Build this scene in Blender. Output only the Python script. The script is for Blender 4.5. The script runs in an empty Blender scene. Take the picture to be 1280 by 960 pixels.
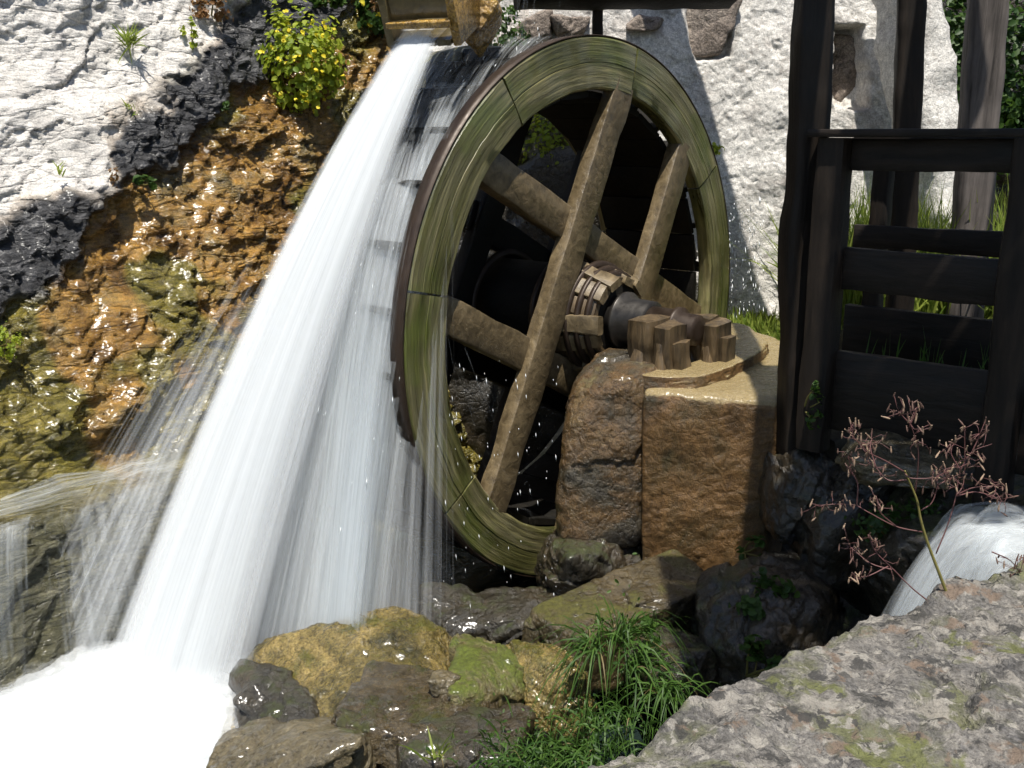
import bpy, math, random
import numpy as np
from mathutils import Matrix, Vector

# ------------------------------------------------------------------ camera, sky, sun
scene = bpy.context.scene
FPX = 1244.0
PITCH = math.atan2(310.0, FPX)
CAM = np.array([0.0, 0.0, 1.9])
cam_data = bpy.data.cameras.new('camera')
cam_data.sensor_width = 36.0
cam_data.lens = 36.0 * FPX / 1280.0
cam_data.clip_start = 0.05
cam_data.clip_end = 500.0
cam = bpy.data.objects.new('camera', cam_data)
scene.collection.objects.link(cam)
cam.location = CAM.tolist()
cam.rotation_euler = (math.pi / 2 - PITCH, 0, 0)
scene.camera = cam

SUN = Vector((0.0, -0.31, 0.95)).normalized()          # direction towards the sun
world = bpy.data.worlds.new('World')
scene.world = world
world.use_nodes = True
wn = world.node_tree
sky = wn.nodes.new('ShaderNodeTexSky')
sky.sky_type = 'NISHITA'
sky.sun_disc = False
sky.sun_elevation = math.asin(SUN.z)
sky.sun_rotation = math.atan2(SUN.x, SUN.y)
wn.links.new(sky.outputs['Color'], wn.nodes['Background'].inputs['Color'])
wn.nodes['Background'].inputs['Strength'].default_value = 0.075
sl = bpy.data.lights.new('sun', 'SUN')
sl.energy = 4.6
sl.angle = math.radians(0.53)
sl.color = (1.0, 0.955, 0.87)
so = bpy.data.objects.new('sun', sl)
scene.collection.objects.link(so)
so.rotation_euler = SUN.to_track_quat('Z', 'Y').to_euler()
so.location = (-3, -8, 18)
scene.view_settings.view_transform = 'Standard'
scene.view_settings.look = 'None'
scene.view_settings.exposure = 0.7
scene.view_settings.gamma = 1.0
scene.view_settings.use_curve_mapping = False
scene.cycles.transparent_max_bounces = 26
scene.cycles.max_bounces = 5
scene.cycles.use_denoising = True
scene.cycles.use_adaptive_sampling = True
scene.cycles.adaptive_threshold = 0.03
scene.cycles.sample_clamp_indirect = 4.0

# ------------------------------------------------------------------ frames of reference
Fv = np.array([0, math.cos(PITCH), -math.sin(PITCH)])
Uv = np.array([0, math.sin(PITCH), math.cos(PITCH)])
A = 0.86068                                    # heading of the wheel plane
N = np.array([math.sin(A), -math.cos(A), 0])   # axle direction, towards the bearing
T = np.array([math.cos(A), math.sin(A), 0])    # along the wheel plane, away from the camera
WC = np.array([0.3088, 3.7158, 1.2395])        # wheel centre (near face)
Z = np.array([0, 0, 1.0])

def ray(px, py):
    return Fv + np.array([1.0, 0, 0]) * (px - 640) / FPX + Uv * (480 - py) / FPX
def at(px, py, Y):
    d = ray(px, py); return CAM + d * Y / d[1]
def atz(px, py, z):
    d = ray(px, py); return CAM + d * (z - CAM[2]) / d[2]
def WF(s, t, z):
    """wheel frame: s along the axle, t along the wheel plane, z up, from the wheel centre"""
    return WC + s * N + t * T + z * Z

rng = np.random.default_rng(11)
random.seed(5)

# ------------------------------------------------------------------ noise
def _hash(ix, iy, iz, seed):
    h = (ix.astype(np.int64) * 374761393 + iy.astype(np.int64) * 668265263 + iz.astype(np.int64) * 2147483647 + seed * 1274126177) & 0xFFFFFFFF
    h = ((h ^ (h >> 13)) * 1274126177) & 0xFFFFFFFF
    h = ((h ^ (h >> 16)) * 2246822519) & 0xFFFFFFFF
    return (h ^ (h >> 15)) & 0xFFFFFFFF
def vnoise(p, seed=0):
    i = np.floor(p); f = p - i; i = i.astype(np.int64)
    u = f * f * f * (f * (f * 6 - 15) + 10)
    out = 0
    for dx in (0, 1):
        wx = u[:, 0] if dx else 1 - u[:, 0]
        for dy in (0, 1):
            wy = u[:, 1] if dy else 1 - u[:, 1]
            for dz in (0, 1):
                wz = u[:, 2] if dz else 1 - u[:, 2]
                out = out + wx * wy * wz * (_hash(i[:, 0] + dx, i[:, 1] + dy, i[:, 2] + dz, seed) / 2147483648.0 - 1.0)
    return out
def fbm(p, freq=1.0, octv=4, seed=0, gain=0.5):
    a = 1.0; s = 0.0; q = np.asarray(p, float) * freq
    for k in range(octv):
        s = s + a * vnoise(q + 17.3 * k, seed + k); a *= gain; q = q * 2.03
    return s
def ridged(p, freq=1.0, octv=4, seed=0, gain=0.5):
    a = 1.0; s = 0.0; q = np.asarray(p, float) * freq
    for k in range(octv):
        s = s + a * (1 - 2 * np.abs(vnoise(q + 9.1 * k, seed + k))); a *= gain; q = q * 2.07
    return s
def worley(p, freq=1.0, seed=0):
    q = np.asarray(p, float) * freq
    i = np.floor(q).astype(np.int64)
    f1 = np.full(len(q), 9.0); f2 = np.full(len(q), 9.0); idc = np.zeros(len(q))
    for dx in (-1, 0, 1):
        for dy in (-1, 0, 1):
            for dz in (-1, 0, 1):
                c = i + np.array([dx, dy, dz])
                h = [_hash(c[:, 0], c[:, 1], c[:, 2], seed + k) / 4294967296.0 for k in range(4)]
                d = np.sqrt((c[:, 0] + h[0] - q[:, 0]) ** 2 + (c[:, 1] + h[1] - q[:, 1]) ** 2 + (c[:, 2] + h[2] - q[:, 2]) ** 2)
                m = d < f1
                f2 = np.where(m, f1, np.minimum(f2, d)); idc = np.where(m, h[3], idc); f1 = np.where(m, d, f1)
    return f1, f2, idc
def facets(p, freq=1.0, seed=0, tilt=1.0, step=0.5):
    """fractured relief: every cell is a flat face with its own tilt and height"""
    q = np.asarray(p, float) * freq
    i = np.floor(q).astype(np.int64); f1 = np.full(len(q), 9.0); f2 = np.full(len(q), 9.0); out = np.zeros(len(q))
    for dx in (-1, 0, 1):
        for dy in (-1, 0, 1):
            for dz in (-1, 0, 1):
                c = i + np.array([dx, dy, dz])
                h = [_hash(c[:, 0], c[:, 1], c[:, 2], seed + k) / 4294967296.0 for k in range(6)]
                D = [q[:, a] - c[:, a] - h[a] for a in range(3)]
                d = np.sqrt(D[0] ** 2 + D[1] ** 2 + D[2] ** 2)
                g = tilt * 2 * (D[0] * (h[3] - 0.5) + D[1] * (h[4] - 0.5) + D[2] * (h[5] - 0.5)) + step * (((h[3] * 7.13 + h[4] * 3.7) % 1) - 0.5)
                m = d < f1
                f2 = np.where(m, f1, np.minimum(f2, d)); out = np.where(m, g, out); f1 = np.where(m, d, f1)
    return out, f2 - f1
def sstep(a, b, x):
    t = np.clip((x - a) / (b - a), 0, 1); return t * t * (3 - 2 * t)
def poly_sd(q, poly):
    """signed distance (positive inside) of points q[:,2] to a polygon"""
    poly = np.asarray(poly, float); ins = np.zeros(len(q), bool); dmin = np.full(len(q), 1e9)
    for a, b in zip(poly, np.roll(poly, -1, 0)):
        e = b - a; w = q - a
        k = np.clip((w @ e) / (e @ e), 0, 1)
        dmin = np.minimum(dmin, np.linalg.norm(w - k[:, None] * e, axis=1))
        c = ((a[1] > q[:, 1]) != (b[1] > q[:, 1]))
        with np.errstate(divide='ignore', invalid='ignore'):
            ins ^= c & (q[:, 0] < (b[0] - a[0]) * (q[:, 1] - a[1]) / (b[1] - a[1]) + a[0])
    return np.where(ins, dmin, -dmin)

# ------------------------------------------------------------------ objects
def new_obj(name, data, parent=None):
    o = bpy.data.objects.new(name, data)
    scene.collection.objects.link(o)
    if parent is not None:
        o.parent = parent
        o.matrix_parent_inverse = parent.matrix_basis.inverted()
    return o
def tag(o, label=None, cat=None, group=None, kind=None):
    if label: o['label'] = label
    if cat: o['category'] = cat
    if group: o['group'] = group
    if kind: o['kind'] = kind
    return o
def thing(name, loc, label, cat, group=None):
    o = bpy.data.objects.new(name, None)
    o.empty_display_size = 0.1
    scene.collection.objects.link(o)
    o.matrix_basis = Matrix.Translation(Vector([float(v) for v in loc]))
    return tag(o, label, cat, group)
def make_mesh(name, verts, faces, mat=None, smooth=True, uv=None, attrs=None):
    me = bpy.data.meshes.new(name)
    verts = np.asarray(verts, np.float32)
    if isinstance(faces, np.ndarray):
        k = faces.shape[1]; nf = len(faces)
        me.vertices.add(len(verts)); me.vertices.foreach_set('co', verts.ravel())
        me.loops.add(nf * k); me.loops.foreach_set('vertex_index', faces.astype(np.int32).ravel())
        me.polygons.add(nf); me.polygons.foreach_set('loop_start', np.arange(0, nf * k, k, dtype=np.int32))
        me.update(calc_edges=True)
    else:
        me.from_pydata(verts.tolist(), [], [list(map(int, f)) for f in faces]); me.update()
    if smooth:
        me.polygons.foreach_set('use_smooth', np.ones(len(me.polygons), bool))
    li = None
    if uv is not None:
        li = np.empty(len(me.loops), np.int32); me.loops.foreach_get('vertex_index', li)
        l = me.uv_layers.new(name='UVMap'); l.data.foreach_set('uv', np.asarray(uv, np.float32)[li].ravel())
    for k, v in (attrs or {}).items():
        v = np.asarray(v, np.float32)
        if v.ndim == 1:
            a = me.attributes.new(k, 'FLOAT', 'POINT'); a.data.foreach_set('value', v)
        else:
            c4 = np.ones((len(verts), 4), np.float32); c4[:, :v.shape[1]] = v
            a = me.attributes.new(k, 'FLOAT_COLOR', 'POINT'); a.data.foreach_set('color', c4.ravel())
    me.validate()
    if smooth == 'sharp':
        me.set_sharp_from_angle(angle=math.radians(40))
    if mat is not None: me.materials.append(mat)
    return me
def obj(name, verts, faces, mat, parent=None, **kw):
    return new_obj(name, make_mesh(name, verts, faces, mat, **kw), parent)
def grid_faces(nu, nv, off=0, wrap=False):
    """grid index = i*nv + j ; i along u"""
    i, j = np.meshgrid(np.arange(nu if wrap else nu - 1), np.arange(nv - 1), indexing='ij')
    i2 = (i + 1) % nu
    return np.stack([i * nv + j, i2 * nv + j, i2 * nv + j + 1, i * nv + j + 1], -1).reshape(-1, 4) + off

# ------------------------------------------------------------------ materials
class NT:
    def __init__(s, name):
        s.m = bpy.data.materials.new(name); s.m.use_nodes = True
        s.t = s.m.node_tree; s.t.nodes.clear()
        s.out = s.t.nodes.new('ShaderNodeOutputMaterial')
    def n(s, typ, ins=None, **props):
        nd = s.t.nodes.new('ShaderNode' + typ)
        for k, v in props.items(): setattr(nd, k, v)
        for k, v in (ins or {}).items(): s.set(nd, k, v)
        return nd
    def set(s, nd, k, v):
        inp = nd.inputs[k]
        if isinstance(v, bpy.types.NodeSocket): s.t.links.new(v, inp)
        elif isinstance(v, bpy.types.Node): s.t.links.new(v.outputs[0], inp)
        else:
            if hasattr(inp.default_value, '__len__') and hasattr(v, '__len__') and len(inp.default_value) == 4 and len(v) == 3: v = (*v, 1)
            inp.default_value = v
    def coord(s, scale=(1, 1, 1), kind='Object', rot=(0, 0, 0)):
        c = s.n('TexCoord'); m = s.n('Mapping', {'Vector': c.outputs[kind], 'Scale': scale, 'Rotation': rot}); return m.outputs[0]
    def noise(s, vec, scale, detail=6, rough=0.6, dist=0.0):
        return s.n('TexNoise', {'Vector': vec, 'Scale': scale, 'Detail': detail, 'Roughness': rough, 'Distortion': dist}).outputs['Fac']
    def rnoise(s, vec, scale, detail=8, rough=0.6, kind='RIDGED_MULTIFRACTAL', lac=2.1):
        nd = s.n('TexNoise', {'Vector': vec, 'Scale': scale, 'Detail': detail, 'Roughness': rough, 'Lacunarity': lac}, noise_type=kind, normalize=True)
        if 'Offset' in nd.inputs: nd.inputs['Offset'].default_value = 0.8
        if 'Gain' in nd.inputs: nd.inputs['Gain'].default_value = 1.2
        return nd.outputs['Fac']
    def vor(s, vec, scale, feature='DISTANCE_TO_EDGE', rand=1.0):
        return s.n('TexVoronoi', {'Vector': vec, 'Scale': scale, 'Randomness': rand}, feature=feature).outputs[0 if feature != 'F1' else 1]
    def warp(s, vec, scale, amt):
        c = s.n('TexNoise', {'Vector': vec, 'Scale': scale, 'Detail': 4}).outputs['Color']
        return s.n('VectorMath', {0: vec, 1: s.n('VectorMath', {0: s.n('VectorMath', {0: c, 1: (0.5, 0.5, 0.5)}, operation='SUBTRACT').outputs[0], 1: (amt, amt, amt)}, operation='MULTIPLY').outputs[0]}, operation='ADD').outputs[0]
    def ramp(s, fac, stops, interp='LINEAR'):
        r = s.n('ValToRGB', {'Fac': fac}); e = r.color_ramp.elements; r.color_ramp.interpolation = interp
        while len(e) < len(stops): e.new(0.5)
        for x, (p, c) in zip(e, stops):
            x.position = p; x.color = (*c, 1) if len(c) == 3 else c
        return r.outputs[0]
    def mix(s, f, a, b, mode='MIX'):
        m = s.n('MixRGB', {'Fac': f, 'Color1': a, 'Color2': b}, blend_type=mode); return m.outputs[0]
    def math(s, op, a, b=0.0, clamp=False):
        m = s.n('Math', {0: a, 1: b}, operation=op, use_clamp=clamp); return m.outputs[0]
    def rng(s, v, a, b, c=0.0, d=1.0):
        return s.n('MapRange', {'Value': v, 'From Min': a, 'From Max': b, 'To Min': c, 'To Max': d}).outputs[0]
    def bump(s, h, strength=0.5, dist=0.02, normal=None):
        ins = {'Height': h, 'Strength': strength, 'Distance': dist}
        if normal is not None: ins['Normal'] = normal
        return s.n('Bump', ins).outputs[0]
    def attr(s, name):
        return s.n('Attribute', attribute_name=name)
    def princ(s, **ins):
        p = s.n('BsdfPrincipled')
        for k, v in ins.items(): s.set(p, k.replace('_', ' '), v)
        s.t.links.new(p.outputs[0], s.out.inputs['Surface']); return p

def rock_mat(name, cols, scale=3.0, rough=(0.35, 0.7), moss=None, moss_amt=0.5, bump=0.6, coat=0.0, spots=None, stretch=(1, 1, 1), fine=60.0, spec=0.5, nzw=0.28, bdist=0.012, contrast=1.0, crack=0.5, moss_rough=0.25, moss_var=1.0, coat_rough=0.2):
    m = NT(name)
    co = m.coord(stretch)
    big = m.noise(co, scale, 6, 0.66, 0.3)
    st = [(0.30 + 0.4 * k / max(1, len(cols) - 1), c) for k, c in enumerate(cols)]
    col = m.ramp(big, st)
    wv = m.warp(co, scale * 2, 0.10)
    crk = m.vor(wv, scale * 2.2)                                  # fracture lines
    cr2 = m.vor(m.warp(co, scale * 5, 0.05), scale * 7)
    fn = m.noise(co, fine * 2.2, 3, 0.75)
    grain = m.noise(co, fine * 0.6, 6, 0.78)
    col = m.mix(0.85 * contrast, col, m.ramp(fn, [(0.30, (0.35, 0.34, 0.33)), (0.5, (1, 1, 1)), (0.70, (1.6, 1.6, 1.6))]), 'MULTIPLY')
    col = m.mix(0.85 * contrast, col, m.ramp(grain, [(0.32, (0.35, 0.33, 0.31)), (0.5, (1, 1, 1)), (0.68, (1.5, 1.48, 1.45))]), 'MULTIPLY')
    col = m.mix(crack, col, m.mix(m.rng(crk, 0.0, 0.03), (0.25, 0.23, 0.21), (1, 1, 1)), 'MULTIPLY')
    if spots:
        for k, (sc, lo, hi, c) in enumerate(spots):
            co2 = m.n('Mapping', {'Vector': m.coord((1, 1, 1)), 'Location': (k * 3.1, k * 1.7, k * 0.9)}).outputs[0]; sp = m.noise(co2, sc, 6, 0.62, 0.35)
            col = m.mix(m.math('MULTIPLY', m.rng(sp, lo, hi), 0.9), col, m.mix(0.7, c, m.ramp(grain, [(0.3, (0.4, 0.4, 0.4)), (0.7, (1.4, 1.4, 1.4))]), 'MULTIPLY'))
    rg = m.rng(grain, 0.3, 0.7, rough[0], rough[1])
    h = m.math('ADD', m.math('MULTIPLY', grain, 0.9), m.math('MULTIPLY', fn, 0.28))
    h = m.math('ADD', h, m.math('MULTIPLY', m.rng(crk, 0.0, 0.05), 0.35 * crack))
    h = m.math('ADD', h, m.math('MULTIPLY', m.rng(cr2, 0.0, 0.25), 0.22))
    if moss:
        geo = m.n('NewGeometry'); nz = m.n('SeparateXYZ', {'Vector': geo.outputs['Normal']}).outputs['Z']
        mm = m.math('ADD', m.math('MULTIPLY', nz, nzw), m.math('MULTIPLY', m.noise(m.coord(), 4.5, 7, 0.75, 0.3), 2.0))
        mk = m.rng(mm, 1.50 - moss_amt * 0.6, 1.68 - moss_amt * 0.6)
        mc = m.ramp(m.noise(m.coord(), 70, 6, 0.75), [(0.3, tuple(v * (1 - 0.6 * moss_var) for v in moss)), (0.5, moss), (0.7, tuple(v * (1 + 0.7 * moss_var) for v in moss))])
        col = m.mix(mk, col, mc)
        rg = m.math('MAXIMUM', m.math('ADD', rg, m.math('MULTIPLY', mk, moss_rough)), 0.12)
        h = m.math('ADD', h, m.math('MULTIPLY', m.math('MULTIPLY', mk, m.noise(m.coord(), 190, 3, 0.75)), 0.9 * moss_var))
    nrm = m.bump(h, bump, bdist)
    m.princ(Base_Color=col, Roughness=rg, Normal=nrm, Specular_IOR_Level=spec, Coat_Weight=coat, Coat_Roughness=coat_rough, Coat_Normal=m.bump(m.noise(m.coord(), 26, 2, 0.5), 0.6, 0.012) if coat else nrm)
    return m.m

def wood_mat(name, c0, c1, grain=(1, 1, 1), rough=(0.45, 0.8), moss=None, moss_amt=0.4, bump=0.4, scale=4.0, coat=0.0, spec=0.5):
    """grain: stretch of the texture in object space; small value along the fibre"""
    m = NT(name)
    co = m.coord(grain)
    g = m.noise(co, scale * 8, 6, 0.65, 0.5)
    b = m.noise(m.coord(), scale, 5, 0.6)
    col = m.mix(m.rng(g, 0.3, 0.7), c0, c1)
    col = m.mix(0.7, col, m.ramp(b, [(0.3, (0.5, 0.5, 0.5)), (0.7, (1.3, 1.3, 1.3))]), 'MULTIPLY')
    rg = m.rng(b, 0.3, 0.7, rough[0], rough[1])
    if moss:
        mk = m.rng(m.noise(m.coord(), 5, 7, 0.65, 0.4), 0.68 - 0.35 * moss_amt, 0.78 - 0.35 * moss_amt)
        mc = m.ramp(m.noise(m.coord(), 50, 4, 0.7), [(0.3, tuple(v * 0.5 for v in moss)), (0.7, tuple(v * 1.4 for v in moss))])
        col = m.mix(mk, col, mc)
    nrm = m.bump(g, bump, 0.008)
    m.princ(Base_Color=col, Roughness=rg, Normal=nrm, Coat_Weight=coat, Coat_Roughness=0.15, Specular_IOR_Level=spec)
    return m.m

def leaf_mat(name, c0, c1, trans=0.45, rough=0.5):
    m = NT(name)
    r = m.attr('tint').outputs['Fac']
    oi = m.n('ObjectInfo').outputs['Random']
    col = m.mix(r, c0, c1)
    p = m.n('BsdfPrincipled', {'Base Color': col, 'Roughness': rough, 'Specular IOR Level': 0.35})
    tr = m.n('BsdfTranslucent', {'Color': m.mix(0.5, col, c1)})
    mx = m.n('MixShader', {'Fac': trans, 1: p.outputs[0], 2: tr.outputs[0]})
    m.t.links.new(mx.outputs[0], m.out.inputs['Surface'])
    return m.m

def water_mat(name, fu=60.0, fv=1.2, thr=0.45, gain=2.2, color=(0.86, 0.89, 0.9), trans=0.45, base=0.0):
    """streaky falling water: opacity follows the flow; 'dens' is the amount of water"""
    m = NT(name)
    uv = m.n('TexCoord').outputs['UV']
    a = m.noise(m.n('Mapping', {'Vector': uv, 'Scale': (fu, fv, 1)}).outputs[0], 1.0, 3, 0.62, 0.25)
    b = m.noise(m.n('Mapping', {'Vector': uv, 'Scale': (fu * 0.22, fv * 1.6, 1)}).outputs[0], 1.0, 2, 0.55, 0.3)
    c = m.noise(m.n('Mapping', {'Vector': uv, 'Scale': (fu * 3.6, fv * 5.0, 1)}).outputs[0], 1.0, 1, 0.6, 0.0)
    d = m.attr('dens').outputs['Fac']
    s = m.math('ADD', m.math('MULTIPLY', a, 0.5), m.math('MULTIPLY', b, 0.35))
    s = m.math('ADD', s, m.math('MULTIPLY', c, 0.15))
    al = m.math('MULTIPLY', m.math('ADD', m.math('SUBTRACT', s, thr), m.math('MULTIPLY', m.math('SUBTRACT', d, 0.5), 0.75)), gain)
    al = m.math('ADD', al, base, True)
    al = m.math('MULTIPLY', al, m.math('MULTIPLY', d, 2.2, True), True)
    df = m.n('BsdfDiffuse', {'Color': color})
    tl = m.n('BsdfTranslucent', {'Color': color})
    gl = m.n('BsdfGlossy', {'Color': (0.9, 0.95, 1.0), 'Roughness': 0.35})
    mx = m.n('MixShader', {'Fac': trans, 1: df.outputs[0], 2: tl.outputs[0]})
    mx = m.n('MixShader', {'Fac': 0.03, 1: mx.outputs[0], 2: gl.outputs[0]})
    tp = m.n('BsdfTransparent')
    fin = m.n('MixShader', {'Fac': al, 1: tp.outputs[0], 2: mx.outputs[0]})
    m.t.links.new(fin.outputs[0], m.out.inputs['Surface'])
    return m.m

def plain_mat(name, col, rough=0.6, metal=0.0, var=0.3, scale=20.0, bump=0.2):
    m = NT(name)
    v = m.noise(m.coord(), scale, 6, 0.65)
    c = m.mix(var, col, m.ramp(v, [(0.3, tuple(x * 0.4 for x in col)), (0.7, tuple(min(1, x * 1.8) for x in col))]))
    m.princ(Base_Color=c, Roughness=m.rng(v, 0.3, 0.7, rough * 0.7, min(1, rough * 1.3)), Metallic=metal, Normal=m.bump(v, bump, 0.005))
    return m.m

# cliff: attribute zone = (white lime crust, black seep and painted ledge shade, algae); the rest is ochre wet rock
def cliff_material():
    m = NT('cliff_rock')
    z = m.n('SeparateColor', {'Color': m.attr('zone').outputs['Color']})
    co = m.coord()
    w, k, al = z.outputs[0], z.outputs[1], z.outputs[2]
    dg = m.n('Mapping', {'Vector': m.n('Mapping', {'Vector': co, 'Rotation': (0, 0, -0.86)}).outputs[0], 'Rotation': (0, 0.66, 0), 'Scale': (0.45, 1.0, 1.5)}).outputs[0]   # strata dip
    n1 = m.noise(co, 4, 6, 0.66, 0.3); n2 = m.noise(dg, 20, 7, 0.74, 0.2); n3 = m.noise(co, 130, 3, 0.75)
    crk = m.vor(m.warp(dg, 6, 0.12), 7); cr2 = m.vor(m.warp(dg, 14, 0.06), 24)
    och = m.ramp(n1, [(0.28, (0.040, 0.022, 0.006)), (0.42, (0.145, 0.074, 0.016)), (0.52, (0.29, 0.16, 0.036)), (0.60, (0.21, 0.135, 0.04)), (0.72, (0.08, 0.068, 0.026))])
    och = m.mix(0.9, och, m.ramp(n2, [(0.32, (0.35, 0.33, 0.3)), (0.5, (1, 1, 1)), (0.68, (1.6, 1.55, 1.45))]), 'MULTIPLY')
    alg = m.ramp(n2, [(0.3, (0.035, 0.033, 0.005)), (0.5, (0.11, 0.10, 0.016)), (0.68, (0.24, 0.21, 0.045))])
    och = m.mix(al, och, alg)
    wh = m.ramp(n1, [(0.28, (0.33, 0.31, 0.29)), (0.42, (0.48, 0.46, 0.43)), (0.56, (0.60, 0.575, 0.54)), (0.70, (0.42, 0.395, 0.38))])
    wh = m.mix(0.85, wh, m.ramp(n2, [(0.32, (0.50, 0.47, 0.46)), (0.42, (0.97, 0.96, 0.95)), (0.8, (1.08, 1.07, 1.05))]), 'MULTIPLY')
    bl = m.ramp(n2, [(0.35, (0.006, 0.006, 0.007)), (0.52, (0.032, 0.032, 0.035)), (0.64, (0.13, 0.128, 0.13))])
    col = m.mix(k, och, bl); col = m.mix(w, col, wh)
    col = m.mix(0.75, col, m.ramp(n3, [(0.32, (0.5, 0.5, 0.5)), (0.5, (1, 1, 1)), (0.68, (1.4, 1.4, 1.4))]), 'MULTIPLY')
    col = m.mix(0.35, col, m.mix(m.rng(crk, 0.0, 0.03), (0.3, 0.28, 0.27), (1, 1, 1)), 'MULTIPLY')
    dry = m.math('MAXIMUM', w, m.math('MULTIPLY', k, 0.45))
    rg = m.math('ADD', m.rng(n1, 0.35, 0.65, 0.08, 0.26), m.math('MULTIPLY', dry, 0.6), True)
    h = m.math('ADD', m.math('MULTIPLY', n2, 0.9), m.math('MULTIPLY', n3, 0.22))
    h = m.math('ADD', h, m.math('ADD', m.math('MULTIPLY', m.rng(crk, 0.0, 0.06), 0.35), m.math('MULTIPLY', m.rng(cr2, 0.0, 0.25), 0.22)))
    h = m.math('MULTIPLY', h, m.rng(w, 0, 1, 1.0, 0.5))
    nr = m.bump(h, 1.0, 0.021)
    m.princ(Base_Color=col, Roughness=rg, Normal=nr, Coat_Weight=m.rng(dry, 0, 0.6, 0.38, 0.0), Coat_Roughness=0.2, Coat_Normal=m.bump(m.noise(dg, 8, 4, 0.6), 0.6, 0.03))
    return m.m

M = {}
M['cliff'] = cliff_material()
M['wall'] = rock_mat('lime_plaster', [(0.36, 0.33, 0.30), (0.54, 0.52, 0.485), (0.66, 0.635, 0.595), (0.50, 0.465, 0.43)], 3.0, (0.75, 0.95), bump=0.8, bdist=0.010, contrast=0.7, crack=0.12, spots=[(9, 0.57, 0.66, (0.36, 0.33, 0.30)), (3.0, 0.60, 0.70, (0.52, 0.46, 0.41))])
M['wall_stone'] = rock_mat('wall_stone', [(0.13, 0.105, 0.085), (0.22, 0.18, 0.15), (0.30, 0.26, 0.22)], 5, (0.75, 0.95), bump=0.6)
M['block'] = rock_mat('wet_ochre_stone', [(0.022, 0.020, 0.007), (0.080, 0.042, 0.012), (0.145, 0.077, 0.024), (0.088, 0.052, 0.016), (0.034, 0.032, 0.010)], 3.4, (0.35, 0.55), bump=0.75, moss=(0.27, 0.205, 0.10), moss_amt=0.2, nzw=1.0, coat=0.15, fine=75, crack=0.06, contrast=0.75, moss_rough=-0.2, moss_var=0.3)  # tan on upward faces: the sunlit, reflecting top put into the colour
M['round'] = rock_mat('wet_dark_stone', [(0.022, 0.018, 0.011), (0.060, 0.046, 0.022), (0.135, 0.072, 0.020), (0.17, 0.115, 0.045)], 4.2, (0.2, 0.45), bump=0.6, moss=(0.17, 0.135, 0.055), moss_amt=0.3, coat=0.45, fine=75, crack=0.15)
M['round'] = rock_mat('wet_dark_stone', [(0.022, 0.018, 0.013), (0.055, 0.045, 0.028), (0.11, 0.062, 0.022), (0.17, 0.12, 0.055)], 4.2, (0.2, 0.45), bump=0.9, moss=(0.17, 0.14, 0.06), moss_amt=0.3, coat=0.45, fine=90)
M['gold'] = rock_mat('wet_gold_rock', [(0.035, 0.032, 0.010), (0.13, 0.10, 0.028), (0.26, 0.19, 0.062), (0.10, 0.092, 0.026)], 5, (0.08, 0.25), bump=1.0, moss=(0.12, 0.11, 0.016), moss_amt=0.4, coat=1.0, bdist=0.015)
M['brown'] = rock_mat('wet_brown_rock', [(0.028, 0.020, 0.010), (0.075, 0.055, 0.026), (0.115, 0.085, 0.045)], 4, (0.10, 0.32), bump=1.0, bdist=0.02, moss=(0.075, 0.08, 0.012), moss_amt=0.3, coat=1.0, crack=0.3)
M['sand'] = rock_mat('damp_tan_rock', [(0.045, 0.036, 0.018), (0.095, 0.076, 0.040), (0.14, 0.112, 0.062)], 4, (0.22, 0.45), bump=0.8, moss=(0.06, 0.065, 0.012), moss_amt=0.22, coat=0.6, crack=0.2)
M['slab'] = rock_mat('slab_rock', [(0.022, 0.017, 0.008), (0.055, 0.040, 0.016), (0.085, 0.062, 0.028)], 4, (0.2, 0.5), bump=0.8, moss=(0.075, 0.07, 0.012), moss_amt=0.4, coat=0.3)
M['mossy'] = rock_mat('mossy_rock', [(0.05, 0.045, 0.02), (0.12, 0.10, 0.04), (0.22, 0.18, 0.08)], 4, (0.2, 0.5), bump=0.8, moss=(0.085, 0.105, 0.010), moss_amt=0.62, coat=0.5)
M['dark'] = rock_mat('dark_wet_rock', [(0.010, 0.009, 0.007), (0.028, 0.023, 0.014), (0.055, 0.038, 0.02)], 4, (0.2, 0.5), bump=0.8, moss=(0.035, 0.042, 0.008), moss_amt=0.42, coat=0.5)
M['grey'] = rock_mat('lichen_grey_rock', [(0.065, 0.062, 0.062), (0.135, 0.127, 0.118), (0.20, 0.185, 0.165), (0.125, 0.122, 0.128)], 7.0, (0.65, 0.95), bump=1.0, bdist=0.016, crack=0.15, contrast=0.9,
    spots=[(5, 0.51, 0.62, (0.135, 0.14, 0.06)), (12, 0.54, 0.60, (0.30, 0.275, 0.24)), (10, 0.57, 0.62, (0.06, 0.057, 0.05)), (34, 0.55, 0.60, (0.34, 0.315, 0.275)), (16, 0.58, 0.64, (0.20, 0.145, 0.105)), (7, 0.60, 0.65, (0.14, 0.15, 0.045)), (26, 0.58, 0.62, (0.055, 0.052, 0.048))], fine=70)
M['tar'] = wood_mat('tarred_timber', (0.005, 0.0038, 0.003), (0.026, 0.018, 0.012), (1, 1, 0.12), (0.45, 0.75), bump=0.5, spec=0.25)
M['tarb'] = wood_mat('tarred_board', (0.005, 0.0038, 0.003), (0.024, 0.017, 0.012), (0.15, 0.15, 1), (0.4, 0.7), bump=0.5, spec=0.25)
M['weather'] = wood_mat('weathered_timber', (0.014, 0.010, 0.008), (0.17, 0.145, 0.13), (1, 1, 0.06), (0.7, 0.95), bump=0.7)
M['rim'] = wood_mat('mossy_wheel_timber', (0.10, 0.088, 0.036), (0.27, 0.235, 0.11), (1, 1, 1), (0.2, 0.45), moss=(0.10, 0.11, 0.016), moss_amt=0.45, bump=0.5, coat=0.4)
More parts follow.
